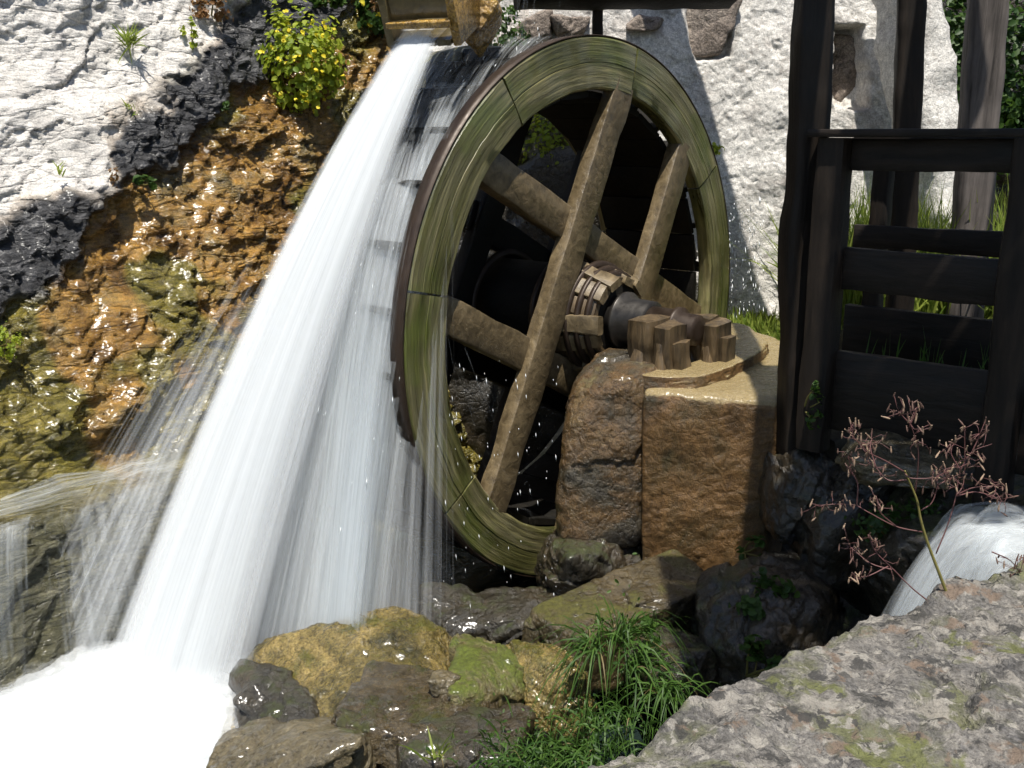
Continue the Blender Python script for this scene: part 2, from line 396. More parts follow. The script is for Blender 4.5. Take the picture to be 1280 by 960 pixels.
def felloe_mat():
    m = NT('slimy_felloe')
    uv = m.n('TexCoord').outputs['UV']
    def st(a, b, d=4): return m.noise(m.n('Mapping', {'Vector': uv, 'Scale': (a, b, 1)}).outputs[0], 1.0, d, 0.65, 0.3)
    g = st(70, 2.6, 6); b = st(14, 1.3); g2 = st(220, 9, 3); big = m.noise(m.coord(), 3.2, 5, 0.6)
    col = m.ramp(b, [(0.30, (0.042, 0.046, 0.012)), (0.45, (0.092, 0.088, 0.030)), (0.58, (0.165, 0.148, 0.075)), (0.70, (0.088, 0.100, 0.024))])
    col = m.mix(0.9, col, m.ramp(g, [(0.32, (0.4, 0.4, 0.36)), (0.5, (1, 1, 1)), (0.68, (1.7, 1.65, 1.5))]), 'MULTIPLY')
    col = m.mix(0.5, col, m.ramp(g2, [(0.32, (0.5, 0.5, 0.5)), (0.68, (1.4, 1.4, 1.4))]), 'MULTIPLY')
    col = m.mix(m.rng(big, 0.50, 0.62, 0.0, 0.6), col, m.mix(g, (0.03, 0.05, 0.006), (0.14, 0.17, 0.025)))
    m.princ(Base_Color=col, Roughness=m.rng(g, 0.3, 0.7, 0.2, 0.5), Normal=m.bump(g, 0.6, 0.01), Coat_Weight=0.5, Coat_Roughness=0.12)
    return m.m
M['felloe'] = felloe_mat()
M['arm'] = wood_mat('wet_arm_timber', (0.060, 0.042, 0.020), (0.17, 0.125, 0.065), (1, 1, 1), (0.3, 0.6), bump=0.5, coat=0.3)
M['inner'] = wood_mat('dark_shaded_timber', (0.0025, 0.0022, 0.0016), (0.010, 0.008, 0.005), (1, 1, 1), (0.55, 0.8), bump=0.4, spec=0.25)  # wheel-interior shade put into near-black wood; the flume beam is simply dark
M['stump'] = wood_mat('old_split_timber', (0.012, 0.008, 0.004), (0.15, 0.10, 0.048), (1, 1, 0.16), (0.35, 0.7), moss=(0.09, 0.09, 0.02), moss_amt=0.15, bump=1.0, coat=0.2)
M['chute'] = wood_mat('wet_chute_timber', (0.06, 0.048, 0.022), (0.17, 0.13, 0.055), (1, 1, 1), (0.2, 0.5), moss=(0.08, 0.08, 0.015), moss_amt=0.25, coat=0.5)
M['amber'] = rock_mat('wet_amber_timber', [(0.14, 0.075, 0.015), (0.36, 0.21, 0.04), (0.48, 0.30, 0.07)], 6, (0.12, 0.3), bump=0.7, coat=0.6)
M['iron'] = plain_mat('wet_iron', (0.036, 0.032, 0.028), 0.42, 0.5, 0.5)
M['rust'] = plain_mat('rusty_iron', (0.034, 0.021, 0.013), 0.5, 0.35)
M['grass'] = leaf_mat('grass_blade', (0.030, 0.075, 0.014), (0.085, 0.165, 0.028))
M['meadow'] = leaf_mat('meadow_blade', (0.12, 0.20, 0.025), (0.34, 0.40, 0.08), 0.55)
M['straw'] = leaf_mat('straw_blade', (0.16, 0.12, 0.05), (0.28, 0.22, 0.10))
M['leaf'] = leaf_mat('green_leaf', (0.025, 0.065, 0.012), (0.075, 0.14, 0.022))
M['lime'] = leaf_mat('lime_leaf', (0.16, 0.26, 0.025), (0.46, 0.50, 0.05), 0.55)
M['yellow'] = leaf_mat('yellow_petal', (0.65, 0.52, 0.02), (0.80, 0.68, 0.05), 0.3)
M['rusty_leaf'] = leaf_mat('russet_leaf', (0.20, 0.09, 0.03), (0.32, 0.20, 0.08))
M['stem'] = plain_mat('olive_stem', (0.16, 0.14, 0.035), 0.6)
M['twig'] = plain_mat('purple_twig', (0.11, 0.045, 0.042), 0.6)
M['pod'] = plain_mat('dry_seed_pod', (0.24, 0.165, 0.11), 0.7)
M['podp'] = plain_mat('purple_seed_pod', (0.10, 0.055, 0.040), 0.7)
M['soil'] = rock_mat('dark_soil', [(0.012, 0.010, 0.007), (0.035, 0.027, 0.017), (0.05, 0.04, 0.025)], 6, (0.4, 0.8), bump=0.8, moss=(0.03, 0.045, 0.008), moss_amt=0.35)
M['jet'] = water_mat('jet_water', 24, 0.8, 0.43, 1.4, (0.86, 0.88, 0.89), 0.4)
M['veil'] = water_mat('veil_water', 42, 0.9, 0.485, 1.65, (0.80, 0.84, 0.86), 0.4)

# ------------------------------------------------------------------ shape helpers
def cube_sphere(n):
    """unit directions of a cube-sphere with shared seams merged"""
    g = np.tan(np.linspace(-1, 1, n) * math.pi / 4)
    u, v = np.meshgrid(g, g, indexing='ij'); o = np.ones_like(u)
    P = []; Fc = []
    for k, s in enumerate([(o, u, v), (-o, v, u), (v, o, u), (u, -o, v), (u, v, o), (v, u, -o)]):
        P.append(np.stack(s, -1).reshape(-1, 3)); Fc.append(grid_faces(n, n, k * n * n))
    P = np.concatenate(P); Fc = np.concatenate(Fc)
    key = np.round(P * 1e5).astype(np.int64)
    _, idx, inv = np.unique(key, axis=0, return_index=True, return_inverse=True)
    P = P[idx]; Fc = inv.reshape(-1)[Fc]
    return P / np.linalg.norm(P, axis=1)[:, None], Fc
_CS = {}
def convex_rock(center, half, planes, n=48, p=14.0, noise=0.02, freq=3.0, seed=0, fine=0.25, ridge=0.0, rotz=0.0):
    """a stone as rounded intersection of half spaces (normal, distance) about center, roughened"""
    if n not in _CS: _CS[n] = cube_sphere(n)
    D, Fc = _CS[n]
    d = D * np.asarray(half); d /= np.linalg.norm(d, axis=1)[:, None]
    acc = 0
    for nn, dist in planes:
        nn = np.asarray(nn, float); nn = nn / np.linalg.norm(nn)
        acc = acc + np.maximum(d @ nn, 0) ** p / dist ** p
    r = acc ** (-1.0 / p)
    P = d * r[:, None]
    q = P + np.asarray(center) * 0.37 + seed * 3.1
    dis = noise * fbm(q, freq, 4, seed) + noise * fine * fbm(q, freq * 7, 4, seed + 20, 0.6)
    if ridge:
        w = 0.06 * fbm(q, 5, 3, seed + 5)[:, None]
        fc, ed = facets((q + w) * np.array([1, 1, 1.5]), freq * 1.3, seed + 3, 1.0, 0.5)
        dis = dis + ridge * 2.2 * fc
        fc, ed = facets(q + w, freq * 3.6, seed + 9, 1.0, 0.5)
        dis = dis + ridge * 0.75 * fc
        fc, ed = facets(q, freq * 11, seed + 13, 1.0, 0.5)
        dis = dis + ridge * 0.2 * fc
    P = P + d * dis[:, None]
    if rotz:
        c, s = math.cos(rotz), math.sin(rotz)
        P = P @ np.array([[c, s, 0], [-s, c, 0], [0, 0, 1]])
    return P + np.asarray(center), Fc
def rand_planes(half, seed, k=10):
    r = np.random.default_rng(seed); h = np.asarray(half); pl = []
    for i in range(3):
        for s in (-1, 1):
            nn = np.zeros(3); nn[i] = s; nn += r.normal(size=3) * 0.16
            pl.append((nn, h[i] * r.uniform(0.92, 1.05)))
    for i in range(k):
        nn = r.normal(size=3); nn /= np.linalg.norm(nn)
        d = np.sqrt(np.sum((nn * h) ** 2)) * r.uniform(0.80, 1.0)
        pl.append((nn, d))
    return pl
def rock(name, center, half, mat, label, seed=0, rotz=0.0, noise=0.02, ridge=0.01, n=48, p=12, planes=None, cat='rock', group=None, freq=3.0):
    P, Fc = convex_rock(center, half, planes or rand_planes(half, seed), n, p, noise, freq, seed, 0.3, ridge, rotz)
    return tag(obj(name, P, Fc, mat), label, cat, group)
def side_planes(poly, c, z0, z1, lean=0.0):
    """half spaces of a convex plan polygon (counter-clockwise) about centre c, with top z1 and bottom z0"""
    pl = [((0, 0, 1), z1 - c[2]), ((0, 0, -1), c[2] - z0)]
    P = np.asarray(poly, float)
    for a, b in zip(P, np.roll(P, -1, 0)):
        e = b - a; nn = np.array([e[1], -e[0]]) / np.hypot(*e)
        pl.append(((nn[0], nn[1], lean), (a - np.asarray(c)[:2]) @ nn))
    return pl

def beam_mesh(P0, P1, w, h, side, nseg=14, amp=0.004, bev=0.18, seed=0, taper=1.0, curve=None):
    """timber of width w (along side) and depth h from P0 to P1, worn edges"""
    P0 = np.asarray(P0, float); P1 = np.asarray(P1, float)
    ax = P1 - P0; L = np.linalg.norm(ax); ax /= L
    sd = np.asarray(side, float); sd = sd - ax * (sd @ ax); sd /= np.linalg.norm(sd)
    up = np.cross(ax, sd)
    b = bev * min(w, h); x, y = w / 2, h / 2
    sec = []
    for sx, sy in ((1, -1), (1, 1), (-1, 1), (-1, -1)):
        c = [(sx * x, sy * (y - b)), (sx * (x - b * 0.3), sy * (y - b * 0.3)), (sx * (x - b), sy * y)]
        if sx * sy > 0: sec += c
        else: sec += c[::-1]
    # mid points for a little relief
    s2 = []
    for a, c in zip(sec, sec[1:] + sec[:1]):
        s2.append(a)
        if math.hypot(a[0] - c[0], a[1] - c[1]) > 0.4 * min(w, h): s2.append(((a[0] + c[0]) / 2, (a[1] + c[1]) / 2))
    sec = np.array(s2); m = len(sec)
    V = []
    for k in range(nseg + 1):
        u = k / nseg; s = 1 + (taper - 1) * u
        off = curve(u) if curve else 0
        V.append(P0 + ax * L * u + off + s * (sec[:, :1] * sd + sec[:, 1:] * up))
    V = np.concatenate(V)
    nz = fbm(V * np.array([1, 1, 1]) + seed * 1.7, 9.0, 3, seed)
    cen = np.repeat(np.array([P0 + ax * L * k / nseg for k in range(nseg + 1)]), m, 0)
    rad = V - cen; rad -= (rad @ ax)[:, None] * ax; rad /= np.maximum(np.linalg.norm(rad, axis=1), 1e-6)[:, None]
    V = V + rad * (nz * amp)[:, None]
    faces = [[(i * m + j), (i * m + (j + 1) % m), ((i + 1) * m + (j + 1) % m), ((i + 1) * m + j)] for i in range(nseg) for j in range(m)]
    faces.append(list(range(m))[::-1]); faces.append([nseg * m + j for j in range(m)])
    return V, faces
def timber(name, P0, P1, w, h, side, mat, parent=None, smooth='sharp', **kw):
    V, f = beam_mesh(P0, P1, w, h, side, **kw)
    o = obj(name, V, f, mat, parent, smooth=smooth)
    return o
def tube(pts, radii, seg=6):
    pts = np.asarray(pts, float); n = len(pts); radii = np.broadcast_to(radii, (n,))
    tg = np.gradient(pts, axis=0); tg /= np.maximum(np.linalg.norm(tg, axis=1), 1e-9)[:, None]
    ref = np.array([0.31, 0.62, 0.72]); a = np.cross(tg, ref); a /= np.maximum(np.linalg.norm(a, axis=1), 1e-9)[:, None]
    b = np.cross(tg, a); th = np.arange(seg) * 2 * math.pi / seg
    V = pts[:, None] + radii[:, None, None] * (np.cos(th)[None, :, None] * a[:, None] + np.sin(th)[None, :, None] * b[:, None])
    f = [[i * seg + j, i * seg + (j + 1) % seg, (i + 1) * seg + (j + 1) % seg, (i + 1) * seg + j] for i in range(n - 1) for j in range(seg)]
    f.append(list(range(seg))[::-1]); f.append([(n - 1) * seg + j for j in range(seg)])
    return V.reshape(-1, 3), f
def smooth_path(pts, n=16):
    pts = np.asarray(pts, float); k = len(pts)
    P = np.vstack([2 * pts[0] - pts[1], pts, 2 * pts[-1] - pts[-2]])
    out = []
    for u in np.linspace(0, k - 1 - 1e-6, n):
        i = int(u); f = u - i; p0, p1, p2, p3 = P[i], P[i + 1], P[i + 2], P[i + 3]
        out.append(0.5 * (2 * p1 + (p2 - p0) * f + (2 * p0 - 5 * p1 + 4 * p2 - p3) * f * f + (3 * p1 - p0 - 3 * p2 + p3) * f ** 3))
    return np.array(out)
def lathe(prof, seg=32):
    """profile of (y, r) turned round the local Y axis"""
    th = np.arange(seg) * 2 * math.pi / seg
    V = np.array([[r * math.cos(a), y, r * math.sin(a)] for y, r in prof for a in th]); n = len(prof)
    f = [[i * seg + j, i * seg + (j + 1) % seg, (i + 1) * seg + (j + 1) % seg, (i + 1) * seg + j] for i in range(n - 1) for j in range(seg)]
    f.append(list(range(seg))[::-1]); f.append([(n - 1) * seg + j for j in range(seg)])
    return V, f

# ================================================================== SETTING
def ground():
    # terrain sheet: stream bed in the gorge, rising to a bank under the right wall
    n = 220
    g = np.sign(np.linspace(-1, 1, n)) * np.abs(np.linspace(-1, 1, n)) ** 3
    X, Y = np.meshgrid(0.4 + g * 60, 3.0 + g * 60, indexing='ij')
    P = np.stack([X.ravel(), Y.ravel(), np.zeros(X.size)], -1)
    bank = sstep(0.75, 1.1, P[:, 0] - 0.35 * (P[:, 1] - 3.8)) * sstep(3.2, 3.75, P[:, 1])
    near = sstep(1.5, 0.6, P[:, 1]) * sstep(-0.6, 0.3, P[:, 0])
    h = -0.12 + 1.08 * bank + 0.55 * near + 0.05 * fbm(P, 2.0, 4, 3) + 0.02 * fbm(P, 9, 3, 5)
    P[:, 2] = h
    tag(obj('ground', P, grid_faces(n, n), M['soil']), kind='structure')
ground()

# ------------------------------------------------------------------ cliff on the left
def cliff_off(s, z):
    return -(1.27 + 0.45 * (z - 0.8))
def cliff_sz(px, py):
    d = ray(px, py); k = np.linspace(0.5, 30, 9000); P = CAM + d * k[:, None]
    g = (P - WC) @ N - cliff_off(0, P[:, 2]); i = np.where((g[:-1] > 0) & (g[1:] <= 0))[0]
    if not len(i): return None
    Q = P[i[0]]; return ((Q - WC) @ T, Q[2])
def cliff():
    ns, nz = 520, 430
    s, z = np.meshgrid(np.linspace(-2.7, 2.2, ns), np.linspace(-0.35, 3.3, nz), indexing='ij')
    s = s.ravel(); z = z.ravel(); q = np.stack([s, z], -1); P3 = np.stack([s, z, 0 * s], -1)
    warp = np.stack([fbm(P3, 5, 4, 40), fbm(P3, 5, 4, 50)], -1) * 0.05 + np.stack([fbm(P3, 22, 3, 60), fbm(P3, 22, 3, 70)], -1) * 0.02
    white = [cliff_sz(*a) for a in [(305, -60), (300, 0), (262, 55), (228, 92), (190, 130), (135, 165), (125, 210), (122, 250), (85, 262), (30, 268), (-40, 320), (-300, 420), (-300, -60)]]
    dark = [cliff_sz(*a) for a in [(455, -60), (425, 10), (325, 105), (280, 132), (252, 165), (236, 203), (142, 217), (132, 252), (118, 295), (95, 350), (20, 385), (-40, 440), (-300, 560), (-300, -60)]]
    dw = poly_sd(q + warp, white); dk = poly_sd(q + warp, dark)
    mw = sstep(-0.04, 0.04, dw + 0.035 * fbm(P3, 9, 4, 31)); mk = sstep(-0.035, 0.035, dk)
    ca, sa = math.cos(math.radians(38)), math.sin(math.radians(38))
    st = np.stack([(s * ca + z * sa) * 1.4, (-s * sa + z * ca) * 5.5, 0 * s], -1) + 0.5 * fbm(P3, 2.2, 3, 80)[:, None]
    d = 0.08 * fbm(P3, 1.25, 3, 1) + 0.022 * (ridged(st, 1.0, 4, 12) - 0.6) * (1 - 0.6 * mw)
    stw = np.stack([(s * 0.94 + z * 0.34) * 2.6, (-s * 0.34 + z * 0.94) * 4.6, 0 * s], -1) + 0.45 * fbm(P3, 3.0, 4, 90)[:, None]
    fc, ed = facets(stw, 1.0, 8, 1.0, 0.6)
    d += 0.046 * fc * (1 - 0.6 * mw) - 0.010 * (1 - sstep(0, 0.06, ed)) * mw
    fc, ed = facets(stw + 0.2 * fbm(P3, 11, 3, 92)[:, None], 2.6, 18, 1.0, 0.7)
    d += 0.020 * fc * (1 - 0.45 * mw)
    fc, ed = facets(st * np.array([1.6, 1.0, 1]) + 0.25 * fbm(P3, 9, 3, 93)[:, None], 1.5, 28, 1.0, 0.5)
    d += 0.016 * fc * (1 - mw)
    fc, ed = facets(P3 + 0.02 * fbm(P3, 14, 3, 94)[:, None], 22, 38, 1.0, 0.6)
    d += 0.006 * fc
    d += 0.007 * fbm(P3, 9, 4, 21, 0.6) + 0.0015 * fbm(P3, 60, 3, 28)
    # the dark crust stands proud of the washed-out ochre rock below it
    d += 0.055 * sstep(-0.02, 0.035, dk) * (1 - sstep(0.06, 0.3, dk))
    # ledge with a small pool on the left, its face below
    led = sstep(0.71, 0.66, z + 0.02 * fbm(P3, 5, 2, 33)) * sstep(-0.35, -0.75, s)
    d = d * (1 - 0.55 * sstep(0.95, 0.7, z) * sstep(-0.35, -0.75, s)) + 0.20 * led - 0.02
    # hollow behind the wheel
    off = cliff_off(s, z)
    W3 = WC + (off + d)[:, None] * N + s[:, None] * T; W3[:, 2] = z
    al = np.clip(0.5 + 1.2 * fbm(P3, 2.4, 4, 77) + 0.35 * sstep(1.5, 0.6, z), 0, 1)
    low = sstep(0.74, 0.64, z) * sstep(-0.3, -0.7, s)  # ledge face below the pool: algae, with its shade darkened into the colour
    al = np.maximum(sstep(0.60, 1.0, al + 0.45 * sstep(1.7, 0.9, z) * sstep(-1.7, -0.9, s)) * 0.85, low)
    zone = np.stack([mw * mk, np.maximum(mk * (1 - mw), 0.62 * low), al], -1)
    tag(obj('cliff', W3, grid_faces(ns, nz), M['cliff'], attrs={'zone': zone}), kind='structure')
cliff()

# ------------------------------------------------------------------ white mill wall on the right
WY = 5.0
def mill_wall():
    w = thing('mill_wall', (1.2, WY, 0.5), 'rough whitewashed stone wall with a niche behind the water wheel', 'wall')
    nx, nz = 400, 400
    x, z = np.meshgrid(np.linspace(-0.45, 2.16, nx), np.linspace(0.4, 3.4, nz), indexing='ij')
    x = x.ravel(); z = z.ravel(); q = np.stack([x, z, 0 * x], -1)
    d = 0.025 * fbm(q, 1.6, 3, 101) + 0.006 * fbm(q, 7, 4, 103, 0.6)
    f1, f2, idc = worley(q * np.array([1, 1.5, 1]) + 0.15 * fbm(q, 5, 3, 108)[:, None], 4.2, 109)
    fc, ed = facets(q * np.array([1, 1.4, 1]) + 0.15 * fbm(q, 5, 3, 108)[:, None], 5.0, 109, 1.0, 0.6)
    d += 0.0035 * fc
    fc, ed = facets(q + 0.03 * fbm(q, 12, 3, 118)[:, None], 16, 119, 1.0, 0.5)
    d += 0.004 * fc
    pits = sstep(0.35, 0.7, fbm(q, 13, 3, 115)); d -= 0.004 * pits
    def recess(pts, depth, soft=0.012):
        poly = [at(a, b, WY)[[0, 2]] for a, b in pts]
        wq = np.stack([x, z], -1) + np.stack([fbm(q, 11, 3, 120), fbm(q, 11, 3, 125)], -1) * 0.012
        return depth * sstep(-soft, soft, poly_sd(wq, poly))
    d -= recess([(1062, 27), (1098, 30), (1100, 132), (1056, 134), (1054, 100), (1059, 70)], 0.17)
    d -= recess([(866, -40), (924, -40), (926, 66), (880, 72), (872, 50)], 0.06)
    # right end of the wall turns away
    d -= 0.6 * sstep(2.02, 2.15, x + 0.03 * fbm(q, 4, 3, 128) + 0.05 * (z - 1.5)) ** 2
    V = np.stack([x, WY - d + 0.16 * (z - 1.2), z], -1)
    obj('plaster_face', V, grid_faces(nx, nz)[:, ::-1], M['wall'], w)
    # body of the wall behind the face
    V, f = beam_mesh((-0.45, WY + 0.62, 1.9), (2.15, WY + 0.62, 1.9), 0.36, 2.98, (0, 1, 0), amp=0.01)
    obj('wall_core', V, f, M['wall_stone'], w, smooth='sharp')
    def inset(pts, dep, seed, mat):
        c = np.mean([at(a, b, WY) for a, b in pts], 0); c[1] = WY + dep + 0.16 * (c[2] - 1.2)
        h = (np.ptp([at(a, b, WY)[0] for a, b in pts]) / 2, 0.05, np.ptp([at(a, b, WY)[2] for a, b in pts]) / 2)
        P, Fc = convex_rock(c, h, rand_planes(h, seed, 6), 26, 14, 0.008, 6, seed, 0.4, 0.004)
        obj('stone', P, Fc, mat, w)
    inset([(864, -30), (926, -30), (926, 70), (870, 70)], 0.05, 3, M['wall_stone'])
    inset([(1058, 30), (1108, 30), (1108, 130), (1058, 130)], 0.19, 4, M['wall_stone'])
    inset([(790, 12), (836, 12), (836, 34), (790, 34)], -0.01, 6, M['wall_stone'])
    inset([(640, 14), (690, 14), (690, 60), (640, 60)], -0.03, 7, M['wall_stone'])
    inset([(692, 12), (738, 12), (738, 50), (692, 50)], -0.03, 8, M['wall_stone'])
mill_wall()

# ================================================================== WATER WHEEL
WM = Matrix.Translation(Vector(WC.tolist())) @ Matrix.Rotation(A, 4, 'Z')   # local X = along the wheel, Y = away from the bearing
def rotY(a): return Matrix.Rotation(a, 4, 'Y')
def water_wheel():
    w = bpy.data.objects.new('water_wheel', None); scene.collection.objects.link(w)
    w.matrix_basis = Matrix.Translation(Vector((*WC[:2], WC[2] - 1.0)))
    tag(w, 'large mossy wooden water wheel with crossed clasp arms turning under the flume', 'water wheel')
    def part(name, me, M_, parent=w):
        o = bpy.data.objects.new(name, me); scene.collection.objects.link(o)
        o.parent = parent; o.matrix_parent_inverse = (w.matrix_basis if parent is w else WM).inverted()
        o.matrix_basis = M_
        return o
    # felloes: eight to a ring, mesh shared, turned about the axle
    def felloe(seed, y0, y1, r0=0.822, r1=1.0, span=2 * math.pi / 8):
        na = 26; th = np.linspace(0.004, span - 0.004, na)
        sec = []
        b = 0.007
        for r, y in [(r0, y0 + b), (r0 + b, y0), (r0 + 0.05, y0 - 0.001), (r0 + 0.088, y0 - 0.002), (r0 + 0.0895, y0 + 0.002), (r0 + 0.0915, y0 + 0.002), (r0 + 0.093, y0 - 0.001), (r0 + 0.13, y0), (r1 - b, y0), (r1, y0 + b), (r1, y1 - b), (r1 - b, y1), (r0 + b, y1), (r0, y1 - b)]:
            sec.append((r, y))
        sec = np.array(sec); m = len(sec)
        V = np.array([[r * math.cos(a), y, r * math.sin(a)] for a in th for r, y in sec])
        nz = fbm(V + seed * 2.3, 10, 3, seed)
        V[:, 1] += nz * 0.0035
        V *= np.stack([1 + 0.002 * nz, np.ones_like(nz), 1 + 0.002 * nz], -1)
        f = [[i * m + j, (i + 1) * m + j, (i + 1) * m + (j + 1) % m, i * m + (j + 1) % m] for i in range(na - 1) for j in range(m)]
        f.append(list(range(m))); f.append([(na - 1) * m + j for j in range(m)][::-1])
        uv = np.array([[r * 1.0 + 0.3 * y + seed * 0.37, a + seed * 2.1] for a in th for r, y in sec])
        return make_mesh('felloe', V, f, M['felloe'], smooth='sharp', uv=uv)
    fa = [felloe(k, -0.025, 0.035) for k in range(3)]
    fb = [felloe(k + 5, 0.495, 0.545) for k in range(2)]
    for k in range(8):
        part('felloe', fa[k % 3], WM @ rotY(k * math.pi / 4 + 0.21))
    for k in range(8):
        part('felloe', fb[k % 2], WM @ rotY(k * math.pi / 4 + 0.5))
    # iron tyre round the near ring
    V, f = lathe([(-0.022, 1.0015), (-0.022, 1.006), (0.034, 1.006), (0.034, 1.0015)], 128)
    V = V; f = f[:-2] + [[3 * 128 + j, 3 * 128 + (j + 1) % 128, (j + 1) % 128, j] for j in range(128)]
    part('tyre', make_mesh('tyre', V, f, M['rust'], smooth=True), WM)
    # soling boards and buckets
    nb = 30
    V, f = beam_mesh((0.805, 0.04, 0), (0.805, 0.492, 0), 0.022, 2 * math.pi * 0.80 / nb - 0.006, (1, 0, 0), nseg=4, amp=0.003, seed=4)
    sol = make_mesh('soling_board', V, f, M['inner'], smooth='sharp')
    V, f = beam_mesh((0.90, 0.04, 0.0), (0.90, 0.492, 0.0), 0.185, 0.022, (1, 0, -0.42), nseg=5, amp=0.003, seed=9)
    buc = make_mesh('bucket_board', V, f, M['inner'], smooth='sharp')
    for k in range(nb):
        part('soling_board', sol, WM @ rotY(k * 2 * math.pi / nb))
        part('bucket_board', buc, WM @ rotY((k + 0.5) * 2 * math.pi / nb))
    # clasp arms, a hash of four on each side
    for y0 in (0.0, 0.45):
        for q in range(2):
            for s in (-1, 1):
                L = math.sqrt(0.86 ** 2 - 0.25 ** 2)
                yy = y0 + 0.034 + (0.004 if q else -0.030)
                V, f = beam_mesh((-L, yy, s * 0.25), (L, yy, s * 0.25), 0.118, 0.058, (0, 0, 1), nseg=26, amp=0.005, bev=0.12, seed=3 * q + s + 4)
                part('arm', make_mesh('arm', V, f, M['arm'] if y0 == 0 else M['inner'], smooth='sharp'), WM @ rotY(-math.radians(63.4) + q * math.pi / 2))  # far arms darker: interior shade put into their colour
    # shaft: a squared log with staves wedged round it, iron bound, tapering to the journal
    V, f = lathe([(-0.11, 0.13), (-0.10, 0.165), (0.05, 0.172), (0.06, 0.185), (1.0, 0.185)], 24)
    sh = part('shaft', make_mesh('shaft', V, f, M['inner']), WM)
    for k in range(16):
        a0 = k * 2 * math.pi / 16
        r = 0.176 + 0.012 * ((k * 7) % 3)
        V, f = beam_mesh((r, -0.11 - 0.014 * (k % 3), 0), (r, 0.06, 0), 0.04, 0.066, (1, 0, 0), nseg=12, amp=0.007, bev=0.15, seed=k)
        V[:, 0] *= np.where(V[:, 1] < 0.0, 1 + V[:, 1] * 1.9, 1.0)
        part('shaft_stave', make_mesh('shaft_stave', V, f, M['arm'] if k % 3 else M['stump'], smooth='sharp'), WM @ rotY(a0), sh)
    for y, r in ((-0.10, 0.172), (-0.065, 0.186), (-0.03, 0.202), (0.12, 0.214), (0.42, 0.214)):
        V, f = lathe([(y, r - 0.012), (y, r + 0.006), (y + 0.016, r + 0.009), (y + 0.016, r - 0.012)], 48)
        part('iron_band', make_mesh('iron_band', V, f[:-2], M['rust']), WM, sh)
    V, f = lathe([(-0.06, 0.092), (-0.135, 0.092), (-0.14, 0.106), (-0.152, 0.106), (-0.157, 0.086), (-0.262, 0.083), (-0.264, 0.055)], 40)
    part('journal', make_mesh('journal', V, f, M['iron']), WM, sh)
    V, f = lathe([(-0.25, 0.066), (-0.36, 0.064), (-0.362, 0.074), (-0.380, 0.074), (-0.383, 0.058), (-0.45, 0.054), (-0.455, 0.03)], 32)
    part('gudgeon', make_mesh('gudgeon', V, f, M['rust']), WM, sh)
water_wheel()

